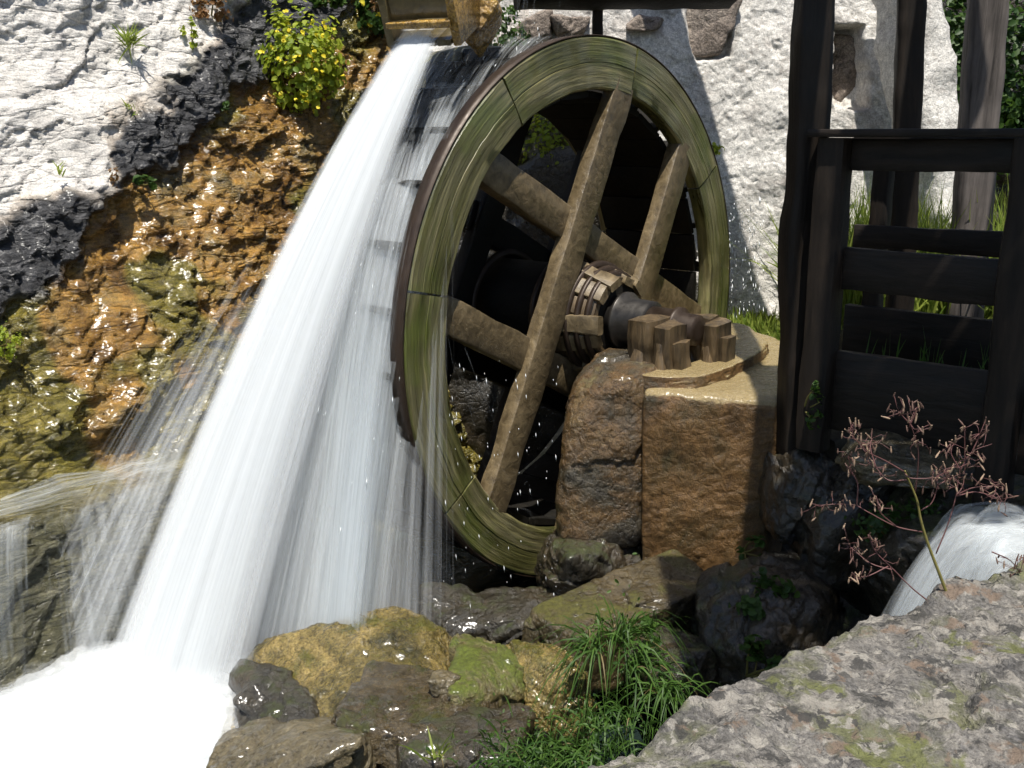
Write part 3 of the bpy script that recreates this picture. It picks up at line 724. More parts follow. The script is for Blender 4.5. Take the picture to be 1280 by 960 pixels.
# ------------------------------------------------------------------ pier and bearing
def pier():
    # squared block in front
    z1 = 1.085
    fl, fr = atz(803, 487, z1)[:2], atz(978, 497, z1)[:2]
    poly = [fl, fr, fr + np.array([0.33, 0.85]), fr + np.array([0.12, 1.25]), fl + np.array([0.40, 0.95])]
    c = np.array([*np.mean(poly, 0), 0.72])
    P, Fc = convex_rock(c, (0.4, 0.6, 0.38), side_planes(poly, c, 0.36, z1, -0.015), 96, 24, 0.010, 3.0, 61, 0.2, 0.0025)
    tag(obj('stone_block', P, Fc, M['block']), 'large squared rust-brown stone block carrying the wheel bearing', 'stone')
    # rounded stone next to the wheel
    c = at(742, 545, 3.42); c[2] = 0.82
    fl = at(684, 540, 3.32)[:2]; fr = at(806, 540, 3.20)[:2]
    poly = [fl + np.array([0.02, -0.04]), fl + np.array([0.08, -0.14]), fr + np.array([0.0, -0.0]), fr + np.array([0.16, 0.25]), fr + np.array([0.12, 0.48]), fl + np.array([0.28, 0.40])]
    c = np.array([*np.mean(poly, 0), 0.86])
    P, Fc = convex_rock(c, (0.26, 0.28, 0.34), side_planes(poly, c, 0.50, 1.14, 0.03) + [((-0.8, -0.2, 0.62), 0.29)], 70, 9, 0.016, 3.0, 67, 0.25, 0.004)
    tag(obj('rounded_boulder', P, Fc, M['round']), 'tall rounded dark wet boulder between the wheel arms and the squared block', 'boulder')
    # thin cap slab under the bearing timbers
    pts = [(716, 430), (760, 452), (806, 470), (880, 470), (930, 452), (962, 430), (935, 405), (870, 396), (800, 398)]
    poly = [atz(a, b, 1.125)[:2] for a, b in pts]
    c = np.array([*np.mean(poly, 0), 1.09])
    P, Fc = convex_rock(c, (0.36, 0.34, 0.05), side_planes(poly, c, 1.02, 1.125, 0.1), 64, 26, 0.010, 5, 71, 0.4, 0.003)
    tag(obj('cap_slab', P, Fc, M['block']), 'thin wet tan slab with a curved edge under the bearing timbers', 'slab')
    # bearing timbers: old split baulks either side of the gudgeon
    for k, (s, t, wd, hh, lb, nm) in enumerate([(0.36, -0.105, 0.135, 0.19, 'squat cracked timber baulk in front of the axle end', 1), (0.43, 0.105, 0.115, 0.175, 'short split timber baulk behind the axle end', 2)]):
        b = thing('bearing_timber', WF(s, t, -0.12), lb, 'timber', 'timbers holding the wheel bearing')
        rr = np.random.default_rng(40 + k)
        hn = wd * 0.72
        for i, (u, ww, top, dp) in enumerate([(-0.36, 0.70, 1.0, 0.128), (0.42, 0.50, 0.93, 0.118), (0.86, 0.30, 0.62, 0.085)]):
            p0 = WF(s + u * hn * 1.05, t + 0.004 * i, -0.128); p1 = WF(s + u * hn * 1.05 + 0.004 * rr.normal(), t + 0.006 * rr.normal(), -0.128 + hh * 0.90 * top)
            V, f = beam_mesh(p0, p1, ww * hn * 1.48, dp, N + 0.12 * (i - 1) * T, nseg=22, amp=0.006, bev=0.14, seed=int(rr.integers(99)))
            tpz = V[:, 2] > p1[2] - 0.004
            V[tpz, 2] += 0.008 * fbm(V[tpz], 30, 3, 85 + i)
            obj('split_baulk', V, f, M['stump'], b, smooth='sharp')
        for i in range(2):
            u = (0.55 - 1.0 * i) * hn
            p0 = WF(s + u, t - 0.070 + 0.004 * i, -0.126); p1 = WF(s + u + rr.normal() * 0.02, t - 0.052, -0.126 + hh * rr.uniform(0.35, 0.6))
            V, f = beam_mesh(p0, p1, 0.045, 0.022, N, nseg=10, amp=0.012, bev=0.2, seed=int(rr.integers(99)), taper=0.5)
            obj('splinter', V, f, M['stump'], b, smooth='sharp')
pier()

# ------------------------------------------------------------------ chute, amber block and overhead timbers
MOUTH = at(527, 50, 3.32)
JDIR = np.array([-0.90, -0.43, 0.0])                    # where the jet travels
JS = np.array([0.93, -0.36, 0.0]); JS /= np.linalg.norm(JS)   # along the chute mouth
CHD = np.array([0.30, 0.80, 0.42]); CHD /= np.linalg.norm(CHD)   # up the chute
def chute():
    c = thing('chute', MOUTH, 'wet wooden chute spilling the white water jet', 'chute')
    L = 1.7
    sd = np.cross(CHD, Z); sd /= np.linalg.norm(sd); up = np.cross(sd, CHD)
    for k in range(4):
        o = (k - 1.5) * 0.050
        timber('floor_board', MOUTH + sd * o - up * 0.012, MOUTH + sd * o + CHD * L - up * 0.012, 0.048, 0.02, sd, M['chute'], c, seed=k, amp=0.003)
    for s in (-1, 1):
        timber('side_board', MOUTH + sd * s * 0.116 + up * 0.06 + CHD * 0.01, MOUTH + sd * s * 0.116 + CHD * L + up * 0.06, 0.026, 0.17, sd, M['chute'] if s < 0 else M['amber'], c, seed=8 + s, amp=0.004)
    timber('gate_board', MOUTH - sd * 0.10 + up * 0.105 + CHD * 0.03, MOUTH + sd * 0.10 + up * 0.105 + CHD * 0.03, 0.014, 0.10, CHD, M['chute'], c, seed=6, amp=0.003)
    timber('lip_board', MOUTH - sd * 0.112 + up * 0.048 + CHD * 0.005, MOUTH + sd * 0.112 + up * 0.048 + CHD * 0.005, 0.02, 0.02, CHD, M['amber'], c, seed=5, amp=0.003)
chute()
def overhead():
    p = at(590, 34, 3.50)
    P, Fc = convex_rock(p + np.array([0.0, 0, 0.05]), (0.08, 0.10, 0.16), [((-0.75, -0.1, -0.66), 0.070), ((0.8, -0.2, -0.5), 0.078), ((0, -1, 0.1), 0.06), ((0, 1, 0), 0.10), ((1, 0, 0.3), 0.09), ((-1, 0, 0.4), 0.07), ((0, 0, 1), 0.24)], 40, 26, 0.006, 7, 12, 0.5, 0.002)
    tag(obj('trough_end_block', P, Fc, M['amber']), 'glistening amber wet timber block beside the chute mouth', 'block')
    b = thing('flume_beam', at(780, -2, 4.62), 'dark mossy horizontal beam of the flume above the wheel', 'beam')
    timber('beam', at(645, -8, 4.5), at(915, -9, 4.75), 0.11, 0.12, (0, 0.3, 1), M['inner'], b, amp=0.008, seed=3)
    timber('strut', at(747, 2, 4.66), at(747, 62, 4.70), 0.045, 0.05, (1, 0, 0), M['tar'], b, seed=4)
    d = np.array([0.37, -0.57, 0.0]); p = np.array([1.10, 4.22, 3.7])
    o = timber('shadow_beam', p - d * 1.6, p + d * 1.6, 0.20, 0.16, (1, 0.4, 0), M['weather'], None, seed=91)  # unseen beam, placed so that its shadow band falls on the wall
    tag(o, 'heavy beam added out of view above the wheel to cast the wall shadow', 'beam')
overhead()

# ------------------------------------------------------------------ sluice frame on the right
FA = np.array([0.935, 2.955, 0])     # foot of the corner post
def FP(a, b, z): 
    p = FA + a * N + b * T; return np.array([p[0], p[1], z])
def sluice_frame():
    fr = thing('sluice_frame', FP(0, 0, 0.98), 'black tarred timber sluice frame with horizontal boards', 'frame')
    ps = 0.088
    timber('post', FP(0, 0, 0.96), FP(0, 0, 1.895), ps, ps, N, M['tar'], fr, seed=1, amp=0.004, nseg=20)
    timber('post', FP(0.53, -0.01, 0.60), FP(0.53, -0.01, 1.895), ps, ps, N, M['tar'], fr, seed=2, amp=0.004, nseg=20)
    timber('cap_rail', FP(-0.06, 0.0, 1.908), FP(1.5, 0.0, 1.908), 0.13, 0.022, T, M['tarb'], fr, seed=3, amp=0.002, nseg=20)
    def board(a0, a1, b, z0, z1, seed, th=0.035):
        timber('board', FP(a0, b, (z0 + z1) / 2), FP(a1, b, (z0 + z1) / 2), z1 - z0, th, (0, 0, 1), M['tarb'], fr, seed=seed, amp=0.004, bev=0.1, nseg=16)
    board(0.045, 0.485, 0.028, 1.805, 1.893, 5)
    board(0.045, 0.485, 0.03, 1.455, 1.580, 6)
    board(0.045, 0.485, 0.03, 1.025, 1.272, 7)
    board(0.575, 1.4, 0.03, 1.00, 1.25, 8); board(0.575, 1.4, 0.03, 1.455, 1.585, 9); board(0.575, 1.4, 0.03, 1.80, 1.893, 10)
    # rear panel
    timber('post', FP(-0.06, 0.55, 0.95), FP(-0.06, 0.55, 1.88), 0.06, 0.06, N, M['tar'], fr, seed=11, nseg=16)
    timber('cap_rail', FP(-0.14, 0.52, 1.890), FP(1.2, 0.52, 1.890), 0.10, 0.02, T, M['tarb'], fr, seed=13, amp=0.002)
    board(-0.12, 0.9, 0.50, 1.535, 1.610, 14)
    board(-0.13, 0.9, 0.50, 1.13, 1.335, 15)
    timber('sill', FP(0.0, 0.06, 0.93), FP(0.0, 0.60, 0.93), 0.10, 0.10, (0, 0, 1), M['tar'], fr, seed=17)
sluice_frame()
def posts():
    # tall rough post behind the corner post
    b0 = at(1000, 545, 3.06); b1 = at(1011, -60, 3.06)
    timber('tall_post', (b0[0] - 0.012, 3.07, b0[2] - 0.06), (b1[0], 3.07, b1[2] + 0.9), 0.10, 0.10, (1, 0.15, 0), M['tar'], None, seed=21, amp=0.004, nseg=90, smooth=True,
           curve=lambda u: np.array([-0.016 * math.exp(-((u - 0.27) / 0.07) ** 2), 0, 0]))
    tag(bpy.context.scene.objects['tall_post'], 'tall black rough post left of the sluice frame corner', 'post', 'tall posts around the sluice')
    for (x0, y0, x1, y1, Y, wd, mat, lb, sd) in [(1128, 430, 1124, -60, 3.62, 0.092, 'tar', 'tall black post behind the sluice frame with a lit right edge', 22), (1207, 420, 1228, -60, 3.95, 0.135, 'weather', 'tall grey weathered post standing by the ivy', 23)]:
        a = at(x0, y0, Y); b = at(x1, y1, Y)
        o = timber('tall_post', a - np.array([0, 0, 0.3]), b + np.array([0, 0, 0.9]), wd, wd, (1, -0.25, 0), M[mat], None, seed=sd, amp=0.005, nseg=90, smooth=True)
        tag(o, lb, 'post', 'tall posts around the sluice')
posts()

# ------------------------------------------------------------------ rocks
def rocks():
    # foreground slab
    n = 240
    u, v = np.meshgrid(np.linspace(0, 1, n), np.linspace(0, 1, n), indexing='ij')
    edge = smooth_path([atz(560, 1060, 0.93), atz(690, 1000, 0.98), atz(775, 958, 1.0), atz(905, 876, 1.0), atz(945, 860, 1.0), atz(1080, 790, 1.0), atz(1130, 771, 1.0), atz(1200, 740, 1.02), atz(1290, 708, 1.04), atz(1480, 640, 1.05), atz(1800, 560, 1.05)], n)
    inn = np.array([1.9, -0.2, 0.98]); P = np.zeros((n, n, 3))
    # strips from a point well in front: from under the camera over the edge and down
    for i in range(n):
        e = edge[i]; b = np.array([0.4 + 2.0 * i / n, 0.2, 0.93]); dirn = e - b; dirn[2] = 0; dirn /= np.linalg.norm(dirn)
        w = np.linspace(0, 1, n)
        k = np.clip(w / 0.8, 0, 1)[:, None]; P[i] = b + (e - b) * k
        m = np.clip((w - 0.8) / 0.2, 0, 1)[:, None]
        P[i] += dirn * (0.10 * np.sin(m * math.pi * 0.5) - 0.15 * m ** 2) + np.array([0, 0, -1.0]) * (0.95 * m ** 1.7)
    P = P.reshape(-1, 3)
    d = 0.022 * fbm(P, 2.2, 4, 201) + 0.010 * fbm(P, 9, 4, 203, 0.6) + 0.005 * ridged(P, 22, 4, 206, 0.6)
    st = np.stack([P[:, 0] * 6 + P[:, 1] * 3, P[:, 1] * 14 - P[:, 0] * 7, P[:, 2] * 10], -1)
    d += 0.006 * ridged(st, 1.0, 3, 208) - 0.03 * sstep(0.55, 0.8, fbm(P, 4.5, 3, 210))
    P[:, 2] += d; P[:, 1] += 0.6 * d
    tag(obj('foreground_boulder', P, grid_faces(n, n)[:, ::-1], M['grey']), 'broad grey lichen-covered boulder in the foreground', 'boulder')
    def R(name, px, py, Y, half, mat, label, **kw):
        rock(name, at(px, py, Y), half, M[mat], label, **kw)
    R('gold_boulder', 462, 868, 2.72, (0.36, 0.24, 0.18), 'gold', 'long golden wet boulder sloping to the left at the foot of the waterfall', seed=21, n=72, ridge=0.006, noise=0.022, p=9,
      planes=[((-0.30, -0.34, 1), 0.135), ((-0.15, -1, 0.35), 0.20), ((-1, -0.15, 0.55), 0.36), ((1, -0.2, 0.55), 0.25), ((0, 1, 0.1), 0.2), ((0.3, -0.3, 1), 0.17), ((0, 0, -1), 0.3)])
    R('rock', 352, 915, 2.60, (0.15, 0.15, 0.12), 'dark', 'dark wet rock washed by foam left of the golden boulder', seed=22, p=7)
    R('rock', 516, 925, 2.42, (0.20, 0.17, 0.13), 'brown', 'flat-topped brown angular rock below the golden boulder', seed=23, rotz=-0.35, n=60, p=22, noise=0.012,
      planes=[((0.08, -0.05, 1), 0.115), ((0.15, -1, 0.1), 0.15), ((-1, -0.25, 0.15), 0.19), ((1, -0.1, 0.35), 0.19), ((0, 1, 0.1), 0.17), ((0.7, -0.6, 0.55), 0.165), ((0, 0, -1), 0.2)])
    R('rock', 350, 955, 2.30, (0.25, 0.18, 0.10), 'sand', 'smooth tan rock at the bottom edge beside the foam', seed=24, rotz=0.2, p=8)
    R('rock', 630, 862, 2.66, (0.14, 0.15, 0.14), 'mossy', 'bright green mossy rock right of the golden boulder', seed=25, p=8, n=56)
    R('rock', 692, 868, 2.60, (0.11, 0.14, 0.15), 'gold', 'golden brown rock with a wet silver flank beside the grass', seed=26, rotz=0.5, n=56, p=14)
    R('pebble', 557, 852, 2.48, (0.048, 0.04, 0.025), 'sand', 'small tan pebble lying between the golden and brown rocks', seed=27, n=24, cat='pebble')
    R('rock', 600, 790, 3.05, (0.24, 0.14, 0.13), 'dark', 'dark mossy rock under the wheel behind the golden boulder', seed=28, rotz=-0.1)
    R('rock', 745, 705, 3.28, (0.22, 0.2, 0.12), 'dark', 'dark rough ledge rock under the rounded boulder', seed=29, rotz=0.3)
    R('rock', 660, 775, 3.05, (0.2, 0.16, 0.09), 'dark', 'low dark wet rock in the tail water below the wheel', seed=35, rotz=0.2)
    # long slab
    a = at(790, 768, 2.88)
    rock('slab', a, (0.25, 0.11, 0.11), M['slab'], 'long sloping moss-edged slab below the squared block', seed=30, rotz=0.55, n=56, noise=0.012, p=20,
         planes=[((-0.12, -0.15, 1), 0.07), ((0, -1, -0.05), 0.10), ((0, 1, 0), 0.13), ((-1, -0.3, 0.2), 0.27), ((1, 0, 0.1), 0.29), ((0, 0, -1), 0.16)], cat='slab')
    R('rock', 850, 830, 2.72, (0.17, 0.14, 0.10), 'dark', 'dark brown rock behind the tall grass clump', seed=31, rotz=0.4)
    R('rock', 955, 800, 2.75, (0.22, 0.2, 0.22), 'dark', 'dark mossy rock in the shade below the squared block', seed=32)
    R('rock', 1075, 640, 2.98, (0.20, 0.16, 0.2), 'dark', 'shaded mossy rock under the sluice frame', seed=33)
    R('ledge_stone', 1128, 580, 2.74, (0.20, 0.13, 0.05), 'sand', 'mossy ledge stone, coloured pale for its sun patch, under the lowest sluice board', seed=34, rotz=-0.5)  # lighter rock colour stands in for the sun patch on this stone
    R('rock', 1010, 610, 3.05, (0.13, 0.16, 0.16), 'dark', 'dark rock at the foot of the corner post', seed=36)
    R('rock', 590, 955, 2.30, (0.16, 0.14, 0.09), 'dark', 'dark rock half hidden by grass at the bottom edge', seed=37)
    P_, F_ = None, None
    R('mossy_outcrop', 670, 215, 5.15, (0.36, 0.3, 0.42), 'mossy', 'sunlit mossy rock seen through the wheel', seed=38, n=56, noise=0.05, ridge=0.03)
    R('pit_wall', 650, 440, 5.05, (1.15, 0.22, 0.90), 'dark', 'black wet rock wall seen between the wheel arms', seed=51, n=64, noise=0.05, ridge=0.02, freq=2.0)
    # pit wall below the frame and the shaded recess beyond the mill wall
    R('pit_rock', 1190, 700, 2.72, (0.30, 0.3, 0.26), 'dark', 'black mossy rock face behind the small cascade', seed=39, n=56)
rocks()

# ------------------------------------------------------------------ buttress and shaded wall beyond
def beyond():
    a, b = at(1184, 330, 4.75), at(1128, -40, 4.95)
    V, f = beam_mesh(a, b, 0.20, 0.30, (1, 0.2, 0), nseg=30, amp=0.03, bev=0.2, seed=77)
    tag(obj('buttress', V, f, M['wall']), 'pale leaning buttress at the right end of the whitewashed wall', 'buttress')
    nx, nz = 160, 130
    x, z = np.meshgrid(np.linspace(1.9, 5.2, nx), np.linspace(0.5, 3.6, nz), indexing='ij'); x = x.ravel(); z = z.ravel()
    q = np.stack([x, z * 1.6, 0 * x], -1); f1, f2, idc = worley(q, 3.2, 301)
    d = (idc - 0.5) * 0.06 - 0.07 * (1 - sstep(0, 0.15, f2 - f1)) + 0.02 * fbm(q, 6, 4, 303)
    V = np.stack([x, 6.3 - d - 0.25 * (x - 2), z], -1)
    tag(obj('rubble_wall', V, grid_faces(nx, nz)[:, ::-1], M['dark']), 'dark overgrown rubble wall in the shade at the right edge', 'wall')
beyond()

# ================================================================== WATER
G = np.array([0, 0, -9.81])
def sheet(start, vel, dur, nu, nv, dens, u_off=0.0, v_scale=1.0, zmin=0.05, t0=0.0, wob=0.0, seed=0):
    """grid of trajectories: start(u), vel(u) for u in 0..1, dens(u, v)"""
    u = np.linspace(0, 1, nu); t = np.linspace(t0, dur, nv)
    S = np.array([start(x) for x in u]); Ve = np.array([vel(x) for x in u])
    P = S[:, None] + Ve[:, None] * t[None, :, None] + 0.5 * G * (np.maximum(t, 0) ** 2)[None, :, None]
    if wob:
        uu = np.repeat(u, nv); q = np.stack([uu * 9, np.tile(t, nu) * 1.5, 0 * uu + seed], -1)
        P = P + (wob * np.tile(np.linspace(0.2, 1, nv), nu) * fbm(q, 1.0, 3, seed)).reshape(nu, nv, 1) * np.array([0.4, 0.4, 1.0])
    P = P.reshape(-1, 3)
    U_, V_ = np.meshgrid(u, np.linspace(0, 1, nv), indexing='ij')
    D = np.array(dens(U_.ravel(), V_.ravel()))
    D = D * sstep(zmin - 0.05, zmin + 0.03, P[:, 2])
    P[:, 2] = np.maximum(P[:, 2], zmin - 0.05)
    return P, grid_faces(nu, nv), np.stack([U_.ravel() + u_off, V_.ravel() * v_scale + u_off * 3.7], -1), D
def sheets_obj(name, lst, mat):
    V = []; Fc = []; uv = []; D = []; o = 0
    for P, f, u, d in lst:
        V.append(P); Fc.append(f + o); uv.append(u); D.append(d); o += len(P)
    return obj(name, np.concatenate(V), np.concatenate(Fc), mat, uv=np.concatenate(uv), attrs={'dens': np.concatenate(D)})

def jet():
    lst = []
    for k in range(8):
        e = (k - 3.5) / 3.5
        def st(u, k=k, e=e): return MOUTH + JS * (u - 0.5) * 0.205 + np.array([0, 0, 0.035 - 0.008 * k]) + np.array([0, -0.02 * e, 0])
        def ve(u, k=k, e=e): return JDIR * (2.80 + 0.12 * e) + np.array([0.22 * e, -0.32 * e, -4.6 + 0.10 * e]) + JS * (u - 0.42) * 2.0 + np.array([0, 0, -0.5 * (u - 0.5)])
        def de(u, v, k=k, e=e):
            core = np.exp(-((u - 0.42) / (0.30 - 0.04 * v)) ** 2)
            edge = sstep(0, 0.22, u) * sstep(1, 0.66, u)
            return (0.26 + 0.70 * core) * edge + 0.06 * (1 - v) * edge
        lst.append(sheet(st, ve, 0.42, 46, 60, de, u_off=k * 1.37, v_scale=1.0, wob=0.035, seed=k))
    # thin spray flung out on the left of the jet
    for k in range(5):
        def st(u, k=k): return MOUTH - JS * (0.07 - 0.01 * k) + np.array([0, 0.03, 0.0]) + JS * (u - 0.5) * 0.07
        def ve(u, k=k): return JDIR * (2.85 + 0.12 * k) + np.array([0, 0.10 * k, -4.2 + 0.15 * k]) + JS * ((u - 0.95) * 1.75) - np.array([0.14, 0, 0])
        def de(u, v, k=k): return (0.22 + 0.40 * u) * sstep(0.10, 0.55, v) * sstep(0, 0.45, u) * sstep(1, 0.8, u)
        lst.append(sheet(st, ve, 0.44, 34, 44, de, u_off=20 + k * 2.3, v_scale=1.0, wob=0.05, seed=30 + k))
    # and between the jet and the wheel
    for k in range(6):
        def st(u, k=k): return MOUTH + JS * 0.080 + np.array([0, -0.01 * k, 0.0]) + JS * (u - 0.5) * 0.07
        def ve(u, k=k): return JDIR * (2.3 - 0.26 * k) + np.array([0.06 * k, -0.1 * k, -4.0]) + JS * ((u - 0.2) * 1.6)
        def de(u, v, k=k): return (0.60 - 0.10 * u) * sstep(0.02, 0.25, v) * sstep(0, 0.2, u) * sstep(1, 0.5, u)
        lst.append(sheet(st, ve, 0.44, 40, 44, de, u_off=40 + k * 2.1, v_scale=1.0, wob=0.05, seed=40 + k))
    tag(sheets_obj('water_jet', lst, M['jet']), 'broad white jet of water falling from the chute', 'water', kind='stuff')
jet()
def curtain():
    lst = []
    for k, deg in enumerate([99, 107, 115, 123, 131, 139, 147, 155, 163, 172, 182, 193, 205, 216]):
        th = math.radians(deg); r = 1.02
        def st(u, th=th): return WF(0.07 - 0.63 * (1 - u), r * math.cos(th), r * math.sin(th))
        sp = 1.25
        def ve(u, th=th, k=k): return sp * (T * (-math.sin(th)) + Z * math.cos(th)) + T * (-0.10) - N * 0.10 * (1 - u)
        fall = max(0.2, (WC[2] + r * math.sin(th) - 0.05)); dur = (-(-sp * math.cos(th)) + math.sqrt((sp * math.cos(th)) ** 2 + 2 * 9.81 * fall)) / 9.81
        w = 0.90 if deg < 150 else (0.80 if deg < 200 else 0.70)
        def de(u, v, k=k, w=w, deg=deg):
            b = w * (0.70 + 0.35 * v) * (1.0 - 0.25 * u * (1 - v) )
            if deg < 112: b = b * (1 - 0.5 * v)
            return b * sstep(0, 0.10, u) * sstep(1.0, 0.78, u) ** 0.6 * sstep(0.0, 0.06, v)
        lst.append(sheet(st, ve, dur, 34, 44, de, u_off=50 + k * 1.91, v_scale=1.0 * fall, wob=0.03, seed=60 + k))
    tag(sheets_obj('wheel_spray', lst, M['veil']), 'grey streaked curtain of water thrown off the wheel buckets', 'water', kind='stuff')
    # streams inside the near ring
    lst = []
    for k, (x0, y0, x1, y1, wd) in enumerate([(549, 380, 582, 735, 0.035), (556, 400, 600, 745, 0.02), (562, 440, 640, 745, 0.05), (576, 425, 648, 720, 0.02), (590, 470, 655, 700, 0.03), (560, 520, 610, 760, 0.03), (565, 600, 585, 760, 0.025), (600, 560, 690, 745, 0.03), (640, 640, 700, 740, 0.05), (655, 610, 670, 690, 0.04)]):
        a = WF(0.02 + 0.012 * k, 0, 0); 
        A0 = at(x0, y0, 3.02 + 0.02 * k); B0 = at(x1, y1, 3.10 + 0.02 * k)
        dur = 0.30; v0 = (B0 - A0 - 0.5 * G * dur * dur) / dur
        def st(u, A0=A0, wd=wd): return A0 + T * (u - 0.5) * wd
        def ve(u, v0=v0, wd=wd): return v0 + T * (u - 0.5) * wd * 5
        def de(u, v, k=k): return (0.47 - 0.12 * v) * np.sin(u * math.pi) ** 0.6 * sstep(0, 0.08, v) * sstep(1, 0.85, v)
        lst.append(sheet(st, ve, dur, 14, 30, de, u_off=90 + k * 1.3, v_scale=1.2, seed=90 + k))
    # trickles from the flume on to the wheel
    for k, (px, w) in enumerate([(633, 0.02), (648, 0.045), (659, 0.03), (668, 0.02), (700, 0.012), (655, 0.06)]):
        A0 = at(px + 4, -40, 3.72 + 0.03 * k); 
        def st(u, A0=A0, w=w): return A0 + T * (u - 0.5) * w
        def ve(u): return np.array([-0.15, -0.15, -1.2])
        def de(u, v): return 0.52 * np.sin(u * math.pi) ** 0.7
        lst.append(sheet(st, ve, 0.20, 10, 24, de, u_off=120 + k, v_scale=0.8, seed=120 + k))
    # drips over the upper left of the drum
    for k in range(10):
        th = math.radians(93 + 4.2 * k)
        def st(u, th=th): return WF(-0.52 + 0.5 * u, 1.035 * math.cos(th), 1.035 * math.sin(th) + 0.02)
        def ve(u, th=th): return 0.9 * (T * (-math.sin(th)) + Z * math.cos(th))
        def de(u, v): return 0.34 * sstep(0, 0.1, u) * sstep(1, 0.95, u) * np.sin(v * math.pi) ** 0.5
        lst.append(sheet(st, ve, 0.16, 30, 12, de, u_off=140 + k * 1.7, v_scale=0.35, seed=140 + k))
    tag(sheets_obj('trickles', lst, M['veil']), 'thin bright water trickles falling over and inside the wheel', 'water', kind='stuff')
    # falling film on the wall beyond the wheel
    lst = []
    for k in range(3):
        def st(u, k=k): return WF(-0.05 + 0.10 * u - 0.08 * k, 1.03, 0.45)
        def ve(u, k=k): return T * (0.35 + 0.12 * k) + Z * 0.3 + N * 0.25 * (u - 0.5)
        def de(u, v): return 0.40 * np.sin(u * math.pi) ** 0.6 * sstep(0, 0.15, v)
        lst.append(sheet(st, ve, 0.40, 20, 26, de, u_off=170 + k * 2.1, v_scale=2.0, seed=170 + k))
    tag(sheets_obj('splash', lst, M['veil']), 'water splashing off the wheel beside the whitewashed wall', 'water', kind='stuff')
curtain()

